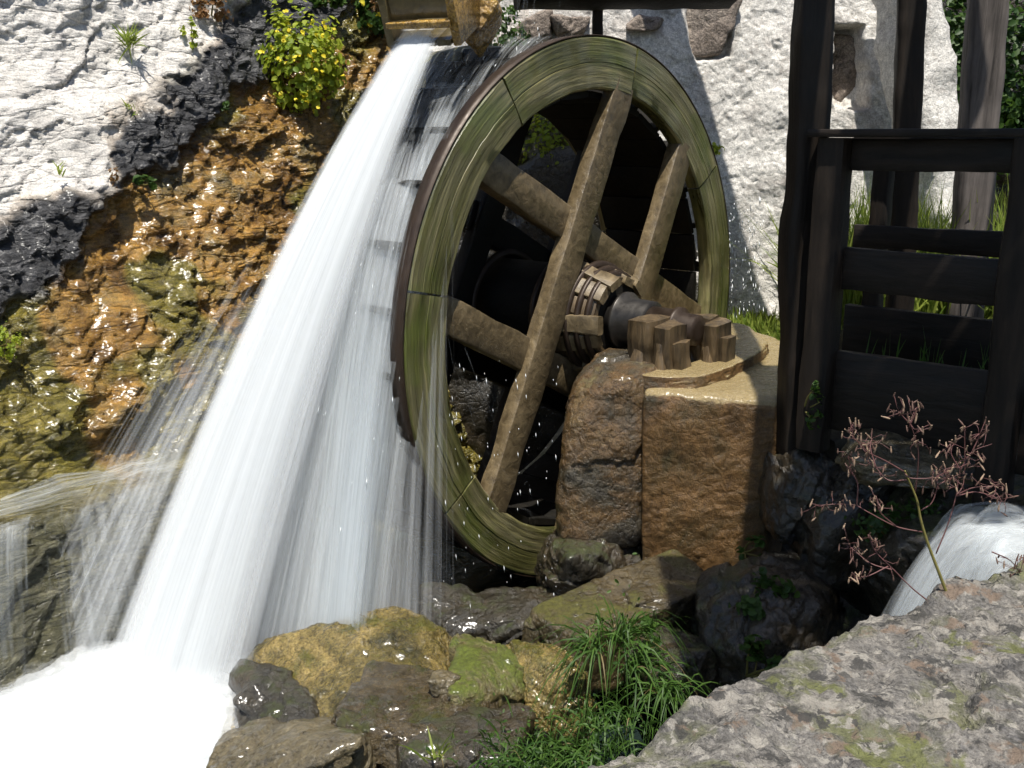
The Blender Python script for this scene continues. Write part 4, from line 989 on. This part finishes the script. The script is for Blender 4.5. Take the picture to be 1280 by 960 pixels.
def pools():
    m = NT('dark_stream')
    h = m.noise(m.coord((1, 1, 1)), 9, 5, 0.6, 0.6)
    m.princ(Base_Color=(0.012, 0.020, 0.018), Roughness=0.08, Normal=m.bump(h, 0.6, 0.05), IOR=1.33)
    n = 60
    x, y = np.meshgrid(np.linspace(-4, 2.4, n), np.linspace(1.0, 4.9, n), indexing='ij')
    P = np.stack([x.ravel(), y.ravel(), 0 * x.ravel() + 0.11], -1); P[:, 2] += 0.012 * fbm(P, 3, 3, 400)
    tag(obj('stream', P, grid_faces(n, n), m.m), kind='structure')
    # foam and low spray where the jet lands: soft layers thinning upwards
    mf = NT('foam')
    nf = mf.noise(mf.coord(), 9, 7, 0.66, 0.3)
    al = mf.math('ADD', mf.math('MULTIPLY', mf.attr('dens').outputs['Fac'], 2.0), mf.math('MULTIPLY', mf.math('SUBTRACT', nf, 1.0), 1.3), True)
    dfm = mf.n('BsdfDiffuse', {'Color': mf.mix(nf, (0.80, 0.83, 0.85), (0.90, 0.91, 0.92)), 'Normal': mf.bump(nf, 0.5, 0.05)})
    mx = mf.n('MixShader', {'Fac': 0.35, 1: dfm.outputs[0], 2: mf.n('BsdfTranslucent', {'Color': (0.8, 0.84, 0.86)}).outputs[0]})
    mx = mf.n('MixShader', {'Fac': al, 1: mf.n('BsdfTransparent').outputs[0], 2: mx.outputs[0]}); mf.t.links.new(mx.outputs[0], mf.out.inputs['Surface'])
    n = 110
    cx, cy = atz(150, 905, 0.15)[:2]
    u, v = np.meshgrid(np.linspace(-1, 1, n), np.linspace(-1, 1, n), indexing='ij'); u = u.ravel(); v = v.ravel()
    X = cx - 0.15 + u * 1.7; Y = cy - 0.10 + v * 0.95; q = np.stack([X, Y, 0 * X], -1)
    land = np.exp(-(((X + 1.12) / 0.60) ** 2 + ((Y - 2.80) / 0.40) ** 2))
    wide = sstep(1.0, 0.45, np.sqrt(u * u + v * v) + 0.12 * fbm(q, 2.5, 3, 412))
    lst = []
    for k in range(6):
        hgt = 0.125 + 0.020 * k
        Zp = hgt + (0.03 * land + 0.018 * fbm(q, 4, 4, 410 + k) + 0.008 * fbm(q, 12, 3, 430 + k)) * (0.4 + 0.6 * wide)
        dn = wide * (1.0 if k == 0 else 0.55 + 0.6 * land - 0.10 * k)
        lst.append((np.stack([X, Y, np.maximum(Zp, 0.12 + 0.004 * k)], -1), grid_faces(n, n), np.stack([X, Y], -1), np.clip(dn, 0, 1)))
    tag(sheets_obj('foam', lst, mf.m), 'white foam and low spray boiling where the jet lands', 'water', kind='stuff')
    # small pool on the ledge and its overflow
    lst = []
    nu, nv = 40, 20
    s0 = [cliff_sz(px, 600) for px in (-120, 0, 90, 175, 230)]
    a = np.array([(-2.15, 0.0), (-1.72, 0.0), (-1.4, 0.01), (-1.15, 0.02), (-1.0, 0.03)])
    S = np.linspace(-2.2, -0.95, nu)
    P = np.array([WC + (-1.30 + 0.27 * w) * N + s * T for s in S for w in np.linspace(0, 1, nv)])
    P[:, 2] = 0.72 + 0.012 * fbm(P, 8, 3, 420) - 0.05 * np.tile(np.linspace(0, 1, nv), nu) ** 2
    uv = np.array([[w * 0.6, s * 2.2] for s in S for w in np.linspace(0, 1, nv)])
    D = np.array([0.66 * math.sin(math.pi * min(1, w * 1.0)) ** 0.4 * min(1, (-(s + 0.95)) * 4) for s in S for w in np.linspace(0.05, 0.98, nv)])
    lst.append((P, grid_faces(nu, nv), uv, np.maximum(D, 0)))
    for k in range(5):
        def st(u, k=k): return WC * np.array([1, 1, 0]) + (-1.03 + 0.02 * k) * N + (-2.3 + 1.25 * u) * T + Z * 0.69
        def ve(u, k=k): return N * (0.22 + 0.10 * k) + T * (-0.30)
        def de(u, v, k=k): return (0.44 + 0.10 * np.sin(u * 17 + k)) * sstep(1.0, 0.9, u) * sstep(0, 0.05, v)
        lst.append(sheet(st, ve, 0.36, 50, 30, de, u_off=200 + 2.3 * k, v_scale=0.8, wob=0.02, seed=200 + k))
    tag(sheets_obj('ledge_overflow', lst, M['veil']), 'thin water film spilling over the rock ledge at the left', 'water', kind='stuff')
    # small cascade from the sluice
    lst = []
    for k in range(6):
        def st(u, k=k): return np.array([1.12, 1.98 + 0.42 * u, 0.975 - 0.012 * k + 0.03 * math.sin(u * 3)])
        def ve(u, k=k): return np.array([-0.50 - 0.05 * k + 0.12 * math.sin(u * 5), -0.12 + 0.1 * u, 0.0])
        def de(u, v, k=k): return (0.52 + 0.14 * v) * sstep(0, 0.2, u) * sstep(1, 0.75, u)
        lst.append(sheet(st, ve, 0.40, 36, 46, de, t0=-1.1, u_off=230 + 1.7 * k, v_scale=3.0, wob=0.07, seed=230 + k, zmin=0.15))
    tag(sheets_obj('sluice_cascade', lst, M['veil']), 'small cascade pouring from the sluice behind the foreground boulder', 'water', kind='stuff')
    # droplets
    r = np.random.default_rng(77); V = []; Fc = []
    base = np.array([[1, 0, 0], [-1, 0, 0], [0, 1, 0], [0, -1, 0], [0, 0, 1], [0, 0, -1]], float); bf = np.array([[0, 2, 4], [2, 1, 4], [1, 3, 4], [3, 0, 4], [2, 0, 5], [1, 2, 5], [3, 1, 5], [0, 3, 5]])
    def drops(n, f, size):
        for i in range(n):
            c, dv = f(); s = size * r.uniform(0.5, 1.3)
            dv = dv / max(1e-6, np.linalg.norm(dv)); L = s * r.uniform(2, 12)
            a = np.cross(dv, [0.3, 0.9, 0.1]); a /= np.linalg.norm(a); b = np.cross(dv, a)
            V.append(c + base[:, :1] * a * s + base[:, 1:2] * b * s + base[:, 2:] * dv * L); Fc.append(bf + 6 * (len(V) - 1))
    def f1():
        th = math.radians(r.uniform(92, 220)); t = r.uniform(0.02, 0.5)
        v = r.uniform(1.0, 2.0) * (T * (-math.sin(th)) + Z * math.cos(th)) + N * r.normal() * 0.15
        p = WF(-r.uniform(0, 0.54), 1.02 * math.cos(th), 1.02 * math.sin(th)) + v * t + 0.5 * G * t * t
        return p, v + G * t
    def f2():
        p = at(r.uniform(545, 700), r.uniform(450, 770), r.uniform(2.95, 3.25)); return p, np.array([0.1, 0, -1.0])
    def f3():
        p = at(r.uniform(560, 680), r.uniform(10, 110), r.uniform(3.5, 3.9)); return p, np.array([0, 0, -1.0])
    def f4():
        p = at(r.uniform(905, 955), r.uniform(250, 400), r.uniform(4.5, 4.8)); return p, np.array([0.1, 0, -1.0])
    drops(200, f1, 0.0013); drops(90, f2, 0.0012); drops(70, f3, 0.0013); drops(160, f4, 0.0020)
    md = NT('droplet'); md.princ(Base_Color=(0.85, 0.88, 0.9), Roughness=0.25)
    V = np.concatenate(V); Fc = np.concatenate(Fc)
    keep = V.reshape(-1, 6, 3)[:, :, 2].min(1) > 0.12; V = V.reshape(-1, 6, 3)[keep].reshape(-1, 3); Fc = Fc[:8 * keep.sum()]
    tag(obj('spray_droplets', V, Fc, md.m), 'fine bright water droplets flying round the wheel', 'water', kind='stuff')
pools()

# ------------------------------------------------------------------ plank canopy, added out of view to shade the sluice and pit
def canopy():
    c = thing('shade_canopy', (1.3, 2.2, 3.2), 'low plank canopy added out of view to shade the sluice frame and pit', 'canopy')
    for k in range(3):
        x = 0.96 + 0.46 * k
        timber('rafter', (x - 0.25, 1.55, 3.22), (x + 0.08, 3.98, 3.34), 0.07, 0.10, (1, 0, 0), M['tar'], c, seed=50 + k)
    for k in range(8):
        y = 1.62 + 0.158 * k
        timber('plank', (0.92 if y > 2.1 else 0.48, y, 3.30 + 0.008 * k), (2.3, y, 3.30 + 0.008 * k), 0.152, 0.025, (0, 1, 0), M['weather'], c, seed=60 + k)
canopy()

# ================================================================== PLANTS
def blades(roots, dirs, lens, width, droop, seg=6, seed=0):
    """curved grass blades; returns verts, faces, tint"""
    r = np.random.default_rng(seed); n = len(roots)
    roots = np.asarray(roots); dirs = np.asarray(dirs); dirs = dirs / np.linalg.norm(dirs, axis=1)[:, None]
    t = np.linspace(0, 1, seg)
    lens = np.asarray(lens)[:, None, None]; dr = np.asarray(droop)[:, None, None]
    mid = roots[:, None] + dirs[:, None] * lens * t[None, :, None] - Z * lens * dr * (t ** 2.0)[None, :, None]
    side = np.cross(dirs, Z + r.normal(size=(n, 3)) * 0.6); side /= np.maximum(np.linalg.norm(side, axis=1), 1e-6)[:, None]
    w = (width * r.uniform(0.6, 1.2, n))[:, None, None] * (np.minimum(1, 1.6 * (1 - t)) ** 0.8 * (0.6 + 0.4 * np.minimum(1, t * 4)))[None, :, None]
    L = mid - side[:, None] * w; R = mid + side[:, None] * w
    V = np.stack([L, R], 2).reshape(-1, 3)
    b = np.arange(n)[:, None] * seg * 2 + np.arange(seg - 1)[None] * 2; b = b.ravel()
    F_ = np.stack([b, b + 1, b + 3, b + 2], -1)
    return V, F_, np.repeat(r.uniform(0, 1, n), seg * 2)
def leaves(cent, nrm, size, seed=0, aspect=0.75):
    r = np.random.default_rng(seed); n = len(cent); cent = np.asarray(cent); nrm = np.asarray(nrm, float)
    nrm = nrm + r.normal(size=(n, 3)) * 0.55; nrm /= np.linalg.norm(nrm, axis=1)[:, None]
    a = np.cross(nrm, r.normal(size=(n, 3))); a /= np.linalg.norm(a, axis=1)[:, None]; b = np.cross(nrm, a)
    sz = (size * r.uniform(0.55, 1.25, n))[:, None]
    pts = [(-0.5, 0, 0), (-0.2, 0.5 * aspect, 0.10), (0.25, 0.42 * aspect, 0.08), (0.55, 0, -0.06), (0.25, -0.42 * aspect, 0.08), (-0.2, -0.5 * aspect, 0.10)]
    V = np.stack([cent + sz * (x * a + y * b + z * nrm) for x, y, z in pts], 1).reshape(-1, 3)
    o = np.arange(n)[:, None] * 6
    F_ = np.concatenate([o + np.array([[0, 1, 2, 3]]), o + np.array([[0, 3, 4, 5]])])
    return V, F_, np.repeat(r.uniform(0, 1, n), 6)
def merge(lst):
    V = []; F_ = []; t = []; o = 0
    for v, f, tt in lst: V.append(v); F_.append(f + o); t.append(tt); o += len(v)
    return np.concatenate(V), np.concatenate(F_), np.concatenate(t)
def fo(*a, **k): return tag(obj(*a, **k), kind='stuff')
def grass_clump(px, py, Y, n, length, spread, lean, label, mat='grass', width=0.0028, droop=(0.4, 1.0), seed=0, group=None, name='grass_clump', leafy=0):
    r = np.random.default_rng(seed); c = at(px, py, Y)
    g = thing(name, c, label, 'grass', group)
    roots = c + r.normal(size=(n, 3)) * np.array([spread, spread * 0.7, spread * 0.25])
    dirs = np.array([0, 0, 1.0]) + np.asarray(lean) + r.normal(size=(n, 3)) * np.array([0.55, 0.5, 0.2])
    V, F_, t = blades(roots, dirs, length * r.uniform(0.45, 1.15, n), width, r.uniform(*droop, n), 7, seed)
    fo('blades', V, F_, M[mat], g, attrs={'tint': t})
    k = max(4, n // 14)
    V, F_, t = blades(roots[:k], dirs[:k] + r.normal(size=(k, 3)) * 0.3, length * r.uniform(0.4, 0.9, k), width * 0.8, r.uniform(0.6, 1.2, k), 7, seed + 1)
    fo('dry_blades', V, F_, M['straw'], g, attrs={'tint': t})
    if leafy:
        cc = c + r.normal(size=(leafy, 3)) * np.array([spread * 1.2, spread, length * 0.3])
        V, F_, t = leaves(cc, np.tile([0, -0.5, 0.8], (leafy, 1)), 0.015, seed, 0.5)
        fo('leaflets', V, F_, M['leaf'], g, attrs={'tint': t})
def leafy(name, c, half, n, size, mat, label, cat, seed=0, flowers=0, stems=10, fmat='yellow', group=None, shell=0.5, droop=0.0):
    r = np.random.default_rng(seed); c = np.asarray(c, float); half = np.asarray(half)
    base = c - np.array([0, 0, half[2] * 0.6]) + np.array([-0.02, 0.06, 0])
    g = thing(name, base, label, cat, group)
    # clumps make an uneven outline
    k = max(5, n // 45)
    cl = r.normal(size=(k, 3)); cl /= np.linalg.norm(cl, axis=1)[:, None]; cl = c + cl * half * (r.uniform(0.25, 1.0, (k, 1)) ** shell)
    w = r.integers(0, k, n)
    P = cl[w] + r.normal(size=(n, 3)) * half * 0.17
    P[:, 2] -= droop * np.abs(r.normal(size=n)) * half[2]
    nr = (P - c) / half + np.array([0, -0.4, 0.6])
    V, F_, t = leaves(P, nr, size, seed)
    tw = np.repeat((w % 5) / 5.0, 6); t = 0.55 * t + 0.45 * tw
    fo('foliage', V, F_, M[mat], g, attrs={'tint': t})
    if stems:
        VV = []; FF = []; o = 0
        for i in range(min(stems, k)):
            v, f = tube(smooth_path([base, (base + cl[i]) / 2 + r.normal(size=3) * 0.15 * half, cl[i]], 8), np.linspace(0.004, 0.0015, 8), 5)
            VV.append(v); FF += [[a + o for a in ff] for ff in f]; o += len(v)
        fo('stems', np.concatenate(VV), FF, M['stem'], g)
    if flowers:
        P = cl[r.integers(0, k, flowers)] + r.normal(size=(flowers, 3)) * half * 0.2 + np.array([0, -0.03, 0.01])
        L = [leaves(P + r.normal(size=P.shape) * 0.004, np.tile([0.1, -0.8, 0.4], (flowers, 1)), size * 0.6, seed + 50 + i, 0.9) for i in range(3)]
        V, F_, t = merge(L); fo('flowers', V, F_, M[fmat], g, attrs={'tint': t})
    return g

def on_cliff(px, py, out=0.04):
    q = cliff_sz(px, py); p = WC + (cliff_off(0, q[1]) + out) * N + q[0] * T; p[2] = q[1]; return p

def plants():
    # foreground grasses
    grass_clump(775, 800, 2.50, 95, 0.40, 0.030, (0.15, -0.25, 0.2), 'tall arching green grass clump hanging beside the golden rock', seed=1, droop=(0.7, 1.6), leafy=40)
    grass_clump(748, 812, 2.47, 60, 0.34, 0.028, (-0.25, -0.35, 0.1), 'straggling grass clump just left of the tall arching grass', seed=8, droop=(0.7, 1.6))
    grass_clump(798, 835, 2.44, 70, 0.26, 0.03, (0.4, -0.2, 0.1), 'thin grass clump just right of the tall arching grass', seed=9, droop=(0.6, 1.5), leafy=30)
    grass_clump(832, 868, 2.38, 80, 0.28, 0.030, (0.0, -0.3, 0.1), 'smaller grass clump next to the grey foreground boulder', seed=2, droop=(0.8, 1.4))
    grass_clump(760, 905, 2.28, 120, 0.20, 0.060, (-0.2, -0.3, 0.1), 'dense grass clump in front of the arching grass', seed=3, droop=(0.7, 1.3), leafy=80)
    grass_clump(660, 950, 2.12, 260, 0.13, 0.075, (-0.1, -0.2, 0.2), 'low weedy grass at the bottom edge left of the boulder', seed=4, droop=(0.4, 1.1), leafy=220)
    grass_clump(735, 955, 2.05, 160, 0.17, 0.055, (-0.3, -0.2, 0.1), 'drooping grass at the bottom edge beside the boulder', seed=5, droop=(0.6, 1.2), leafy=60)
    grass_clump(545, 950, 2.16, 14, 0.11, 0.012, (0, -0.1, 0.2), 'single small grass tuft before the brown angular rock', seed=6, mat='meadow', droop=(0.2, 0.6))
    # weeds in the shade under the squared block
    leafy('weed', at(942, 690, 2.96), (0.05, 0.03, 0.05), 70, 0.024, 'leaf', 'small leafy weed at the lower right corner of the squared block', 'weed', 11, stems=5)
    leafy('weed', at(955, 750, 2.68), (0.09, 0.05, 0.10), 200, 0.026, 'leaf', 'leafy green weed below the squared block in the shade', 'weed', 12, stems=8)
    leafy('weed', at(950, 835, 2.50), (0.10, 0.06, 0.10), 200, 0.024, 'leaf', 'shaded weed low in the pit beside the stream', 'weed', 13, stems=8)
    leafy('weed', at(810, 790, 2.66), (0.06, 0.04, 0.035), 90, 0.022, 'leaf', 'broad leaved weed on the long slab above the grass', 'weed', 14, stems=5)
    leafy('weed', at(1130, 660, 2.60), (0.15, 0.06, 0.09), 420, 0.017, 'leaf', 'dark green creeping weed behind the dry seed plant', 'weed', 15, stems=6)
    leafy('weed', at(1022, 500, 2.88), (0.03, 0.02, 0.08), 60, 0.018, 'leaf', 'tiny creeper growing up the corner post of the sluice', 'weed', 16, stems=4)
    # cliff plants
    leafy('flowering_bush', on_cliff(356, 75, 0.12), (0.18, 0.11, 0.22), 1700, 0.030, 'lime', 'bright green bush with yellow flowers on the cliff beside the jet', 'bush', 21, flowers=90, stems=14, shell=0.3)
    leafy('fern', on_cliff(455, 12, 0.14), (0.12, 0.09, 0.13), 420, 0.036, 'leaf', 'green leafy plant hanging at the top of the cliff by the chute', 'plant', 22, flowers=12, stems=8)
    leafy('fern', on_cliff(385, -4, 0.12), (0.10, 0.08, 0.07), 260, 0.03, 'leaf', 'dark green plant at the top edge above the flowering bush', 'plant', 23, stems=6)
    leafy('russet_plant', on_cliff(255, 12, 0.06), (0.11, 0.05, 0.07), 220, 0.022, 'rusty_leaf', 'russet dry plant at the top of the white rock', 'plant', 24, stems=10)
    leafy('russet_plant', on_cliff(228, 45, 0.06), (0.035, 0.03, 0.06), 70, 0.02, 'lime', 'small yellow-green plant beside the russet one on white rock', 'plant', 25, stems=5)
    leafy('cress', on_cliff(172, 228, 0.05), (0.045, 0.03, 0.022), 70, 0.026, 'leaf', 'little dark green cress tuft under the black rock overhang', 'plant', 26, stems=4)
    leafy('creeper', on_cliff(136, 225, 0.05), (0.014, 0.014, 0.09), 40, 0.02, 'rusty_leaf', 'thin reddish creeper hanging down the black rock', 'plant', 27, stems=3)
    leafy('cress', on_cliff(274, 135, 0.06), (0.018, 0.015, 0.03), 24, 0.022, 'leaf', 'tiny green seedling on the black rock below the bush', 'plant', 28, stems=3)
    for (px, py, n, L, lb, sd) in [(158, 55, 60, 0.13, 'yellow-green grass tuft on the white rock face', 31), (160, 137, 16, 0.06, 'tiny grass tuft above the black rock slab', 32), (70, 215, 10, 0.06, 'tiny grass tuft low on the white rock at the left', 33)]:
        p = on_cliff(px, py, 0.03); r = np.random.default_rng(sd)
        g = thing('grass_tuft', p, lb, 'grass', 'grass tufts on the cliff')
        V, F_, t = blades(p + r.normal(size=(n, 3)) * 0.012, np.array([0.1, -0.3, 0.8]) + r.normal(size=(n, 3)) * 0.45, L * r.uniform(0.5, 1.1, n), 0.0035, r.uniform(0.1, 0.6, n), 6, sd)
        fo('blades', V, F_, M['meadow'], g, attrs={'tint': t})
    leafy('moss_cushion', on_cliff(2, 425, 0.05), (0.05, 0.05, 0.06), 500, 0.010, 'lime', 'moss cushion on the cliff at the left edge', 'moss', 35, stems=0)
    # moss and ferns on the outcrop behind the wheel
    leafy('moss_mat', at(690, 190, 4.86), (0.22, 0.08, 0.24), 1500, 0.022, 'lime', 'sunlit moss and ferns on the rock seen through the wheel', 'moss', 41, stems=0)
    leafy('moss_mat', at(625, 40, 4.88), (0.14, 0.08, 0.16), 500, 0.024, 'leaf', 'green moss hanging from the stones right of the chute', 'moss', 42, stems=4)
    leafy('wall_plant', at(893, 184, 4.90), (0.05, 0.03, 0.025), 50, 0.024, 'lime', 'small green plant growing from the whitewashed wall by the wheel', 'plant', 43, stems=4)
    leafy('ivy', at(1185, 90, 5.25), (0.10, 0.08, 0.45), 1500, 0.035, 'leaf', 'ivy hanging between the buttress and the weathered post', 'ivy', 44, stems=8)
    leafy('ivy', at(1268, 80, 5.4), (0.22, 0.1, 0.5), 1500, 0.04, 'leaf', 'dark ivy on the rubble wall at the right edge', 'ivy', 45, stems=8)
    leafy('ivy', at(1152, 255, 5.0), (0.12, 0.08, 0.22), 700, 0.03, 'lime', 'bright ivy at the foot of the buttress', 'ivy', 46, stems=6)
    # meadow grass on the bank under the wall
    r = np.random.default_rng(9); n = 12000
    X = 1.02 + 2.0 * r.uniform(0, 1, n) ** 1.4; Y = r.uniform(3.95, 4.9, n)
    keep = (X > 1.05 + 0.25 * (4.9 - Y)); X = X[keep]; Y = Y[keep]; n = len(X)
    roots = np.stack([X, Y, np.full(n, 0.98) + 0.16 * (X > 0.296 * Y)], -1)
    V, F_, t = blades(roots, np.array([0, 0, 1.0]) + r.normal(size=(n, 3)) * 0.25, r.uniform(0.15, 0.55, n) * np.where(X < 0.296 * Y, 0.28, 1.35), 0.005, r.uniform(0.05, 0.6, n), 6, 9)
    tag(obj('bank_grass', V, F_, M['meadow'], attrs={'tint': t}), 'sunlit long grass on the bank below the whitewashed wall', 'grass', kind='stuff')
    # a few blades on the lower board
    r = np.random.default_rng(19); n = 60
    q = np.array([FP(0.07 + 0.40 * r.uniform(), 0.10 + 0.2 * r.uniform(), 1.16) for _ in range(n)])
    g = thing('grass_tuft', q.mean(0), 'thin grass growing inside the sluice above the lowest board', 'grass')
    V, F_, t = blades(q, np.array([0, 0, 1.0]) + r.normal(size=(n, 3)) * 0.2, r.uniform(0.08, 0.22, n), 0.003, r.uniform(0, 0.4, n), 6, 19)
    fo('blades', V, F_, M['grass'], g, attrs={'tint': t})
plants()

def dry_plant():
    base = at(1187, 752, 1.80); r = np.random.default_rng(5)
    g = thing('seed_plant', base, 'dried purple-stemmed plant with tan seed pods on the foreground boulder', 'plant')
    def Pp(px, py, dY=0.0): return at(px, py, 1.80 + dY)
    main = smooth_path([Pp(1188, 754), Pp(1176, 722), Pp(1160, 680), Pp(1151, 650), Pp(1146, 625), Pp(1135, 598), Pp(1131, 588)], 24)
    V, f = tube(main, np.linspace(0.0034, 0.0016, 24), 7); obj('stem', V, f, M['stem'], g)
    br = [([(1153, 665), (1120, 658), (1085, 640), (1070, 632), (1050, 630), (1020, 632)], 0.03), ([(1131, 590), (1105, 575), (1085, 565), (1068, 548)], -0.02), ([(1133, 600), (1110, 600), (1095, 585), (1075, 570)], 0.04),
          ([(1151, 638), (1165, 628), (1172, 605), (1170, 590)], 0.0), ([(1144, 615), (1147, 590), (1148, 565), (1145, 550), (1138, 530)], -0.03), ([(1170, 692), (1185, 655), (1195, 620), (1200, 590), (1215, 565), (1240, 555)], 0.04),
          ([(1196, 620), (1220, 615), (1245, 622), (1255, 628)], 0.03), ([(1197, 618), (1215, 610), (1235, 608), (1250, 605)], -0.03), ([(1165, 755), (1140, 735), (1115, 710), (1095, 690), (1085, 668)], 0.02), ([(1115, 712), (1090, 705), (1070, 690), (1060, 680)], 0.05),
          ([(1110, 708), (1085, 720), (1068, 722)], -0.02), ([(1071, 632), (1072, 605), (1065, 590), (1060, 570)], 0.0), ([(1131, 592), (1140, 598), (1170, 596), (1195, 580)], -0.04), ([(1201, 588), (1190, 570), (1188, 555)], 0.0), ([(1120, 658), (1100, 640), (1095, 620)], -0.05), ([(1240, 690), (1262, 700), (1275, 715)], 0.05),
          ([(1215, 565), (1222, 550), (1225, 542)], 0.0), ([(1172, 606), (1185, 600), (1192, 596)], 0.0), ([(1138, 530), (1128, 520), (1124, 514)], 0.0), ([(1138, 530), (1143, 518), (1142, 512)], 0.0), ([(1068, 548), (1062, 540), (1066, 530)], 0.0), ([(1195, 620), (1205, 600), (1206, 535)], 0.02), ([(1095, 585), (1088, 560), (1090, 548)], 0.03)]
    pods = []
    for pts, dY in br:
        k = len(pts); P = smooth_path([Pp(a, b, dY * (i / (k - 1))) for i, (a, b) in enumerate(pts)], 4 * k)
        V, f = tube(P, np.linspace(0.0015, 0.0006, len(P)), 5); bo = obj('branch', V, f, M['twig'], g)
        for j in range(4 + 2 * k):
            i = int(len(P) * (0.45 + 0.55 * r.uniform() ** 0.6)); i = min(i, len(P) - 1)
            q = P[i] + r.normal(size=3) * np.array([0.016, 0.014, 0.012]); pods.append((q, bo))
            v, f2 = tube([P[i], (P[i] + q) / 2 + r.normal(size=3) * 0.003, q], 0.0006, 4)
            obj('stalk', v, f2, M['twig'], bo)
    prof = [(-0.5, 0.02), (-0.4, 0.14), (-0.1, 0.2), (0.2, 0.15), (0.42, 0.1), (0.5, 0.16), (0.52, 0.02)]
    V, f = lathe(prof, 7)
    me = [make_mesh('seed_pod', V * np.array([0.010, 0.0155, 0.010]), f, M['pod']), make_mesh('seed_pod', V * np.array([0.009, 0.014, 0.009]), f, M['podp'])]
    for p, bo in pods:
        o = bpy.data.objects.new('seed_pod', me[0 if r.uniform() < 0.45 else 1]); scene.collection.objects.link(o)
        o.parent = bo
        o.matrix_basis = Matrix.Translation(Vector(p.tolist())) @ Matrix.Rotation(r.uniform(0, 6.28), 4, 'Z') @ Matrix.Rotation(math.pi / 2 + r.normal() * 0.7, 4, 'X') @ Matrix.Diagonal((1, r.uniform(0.7, 1.3), 1, 1))
dry_plant()
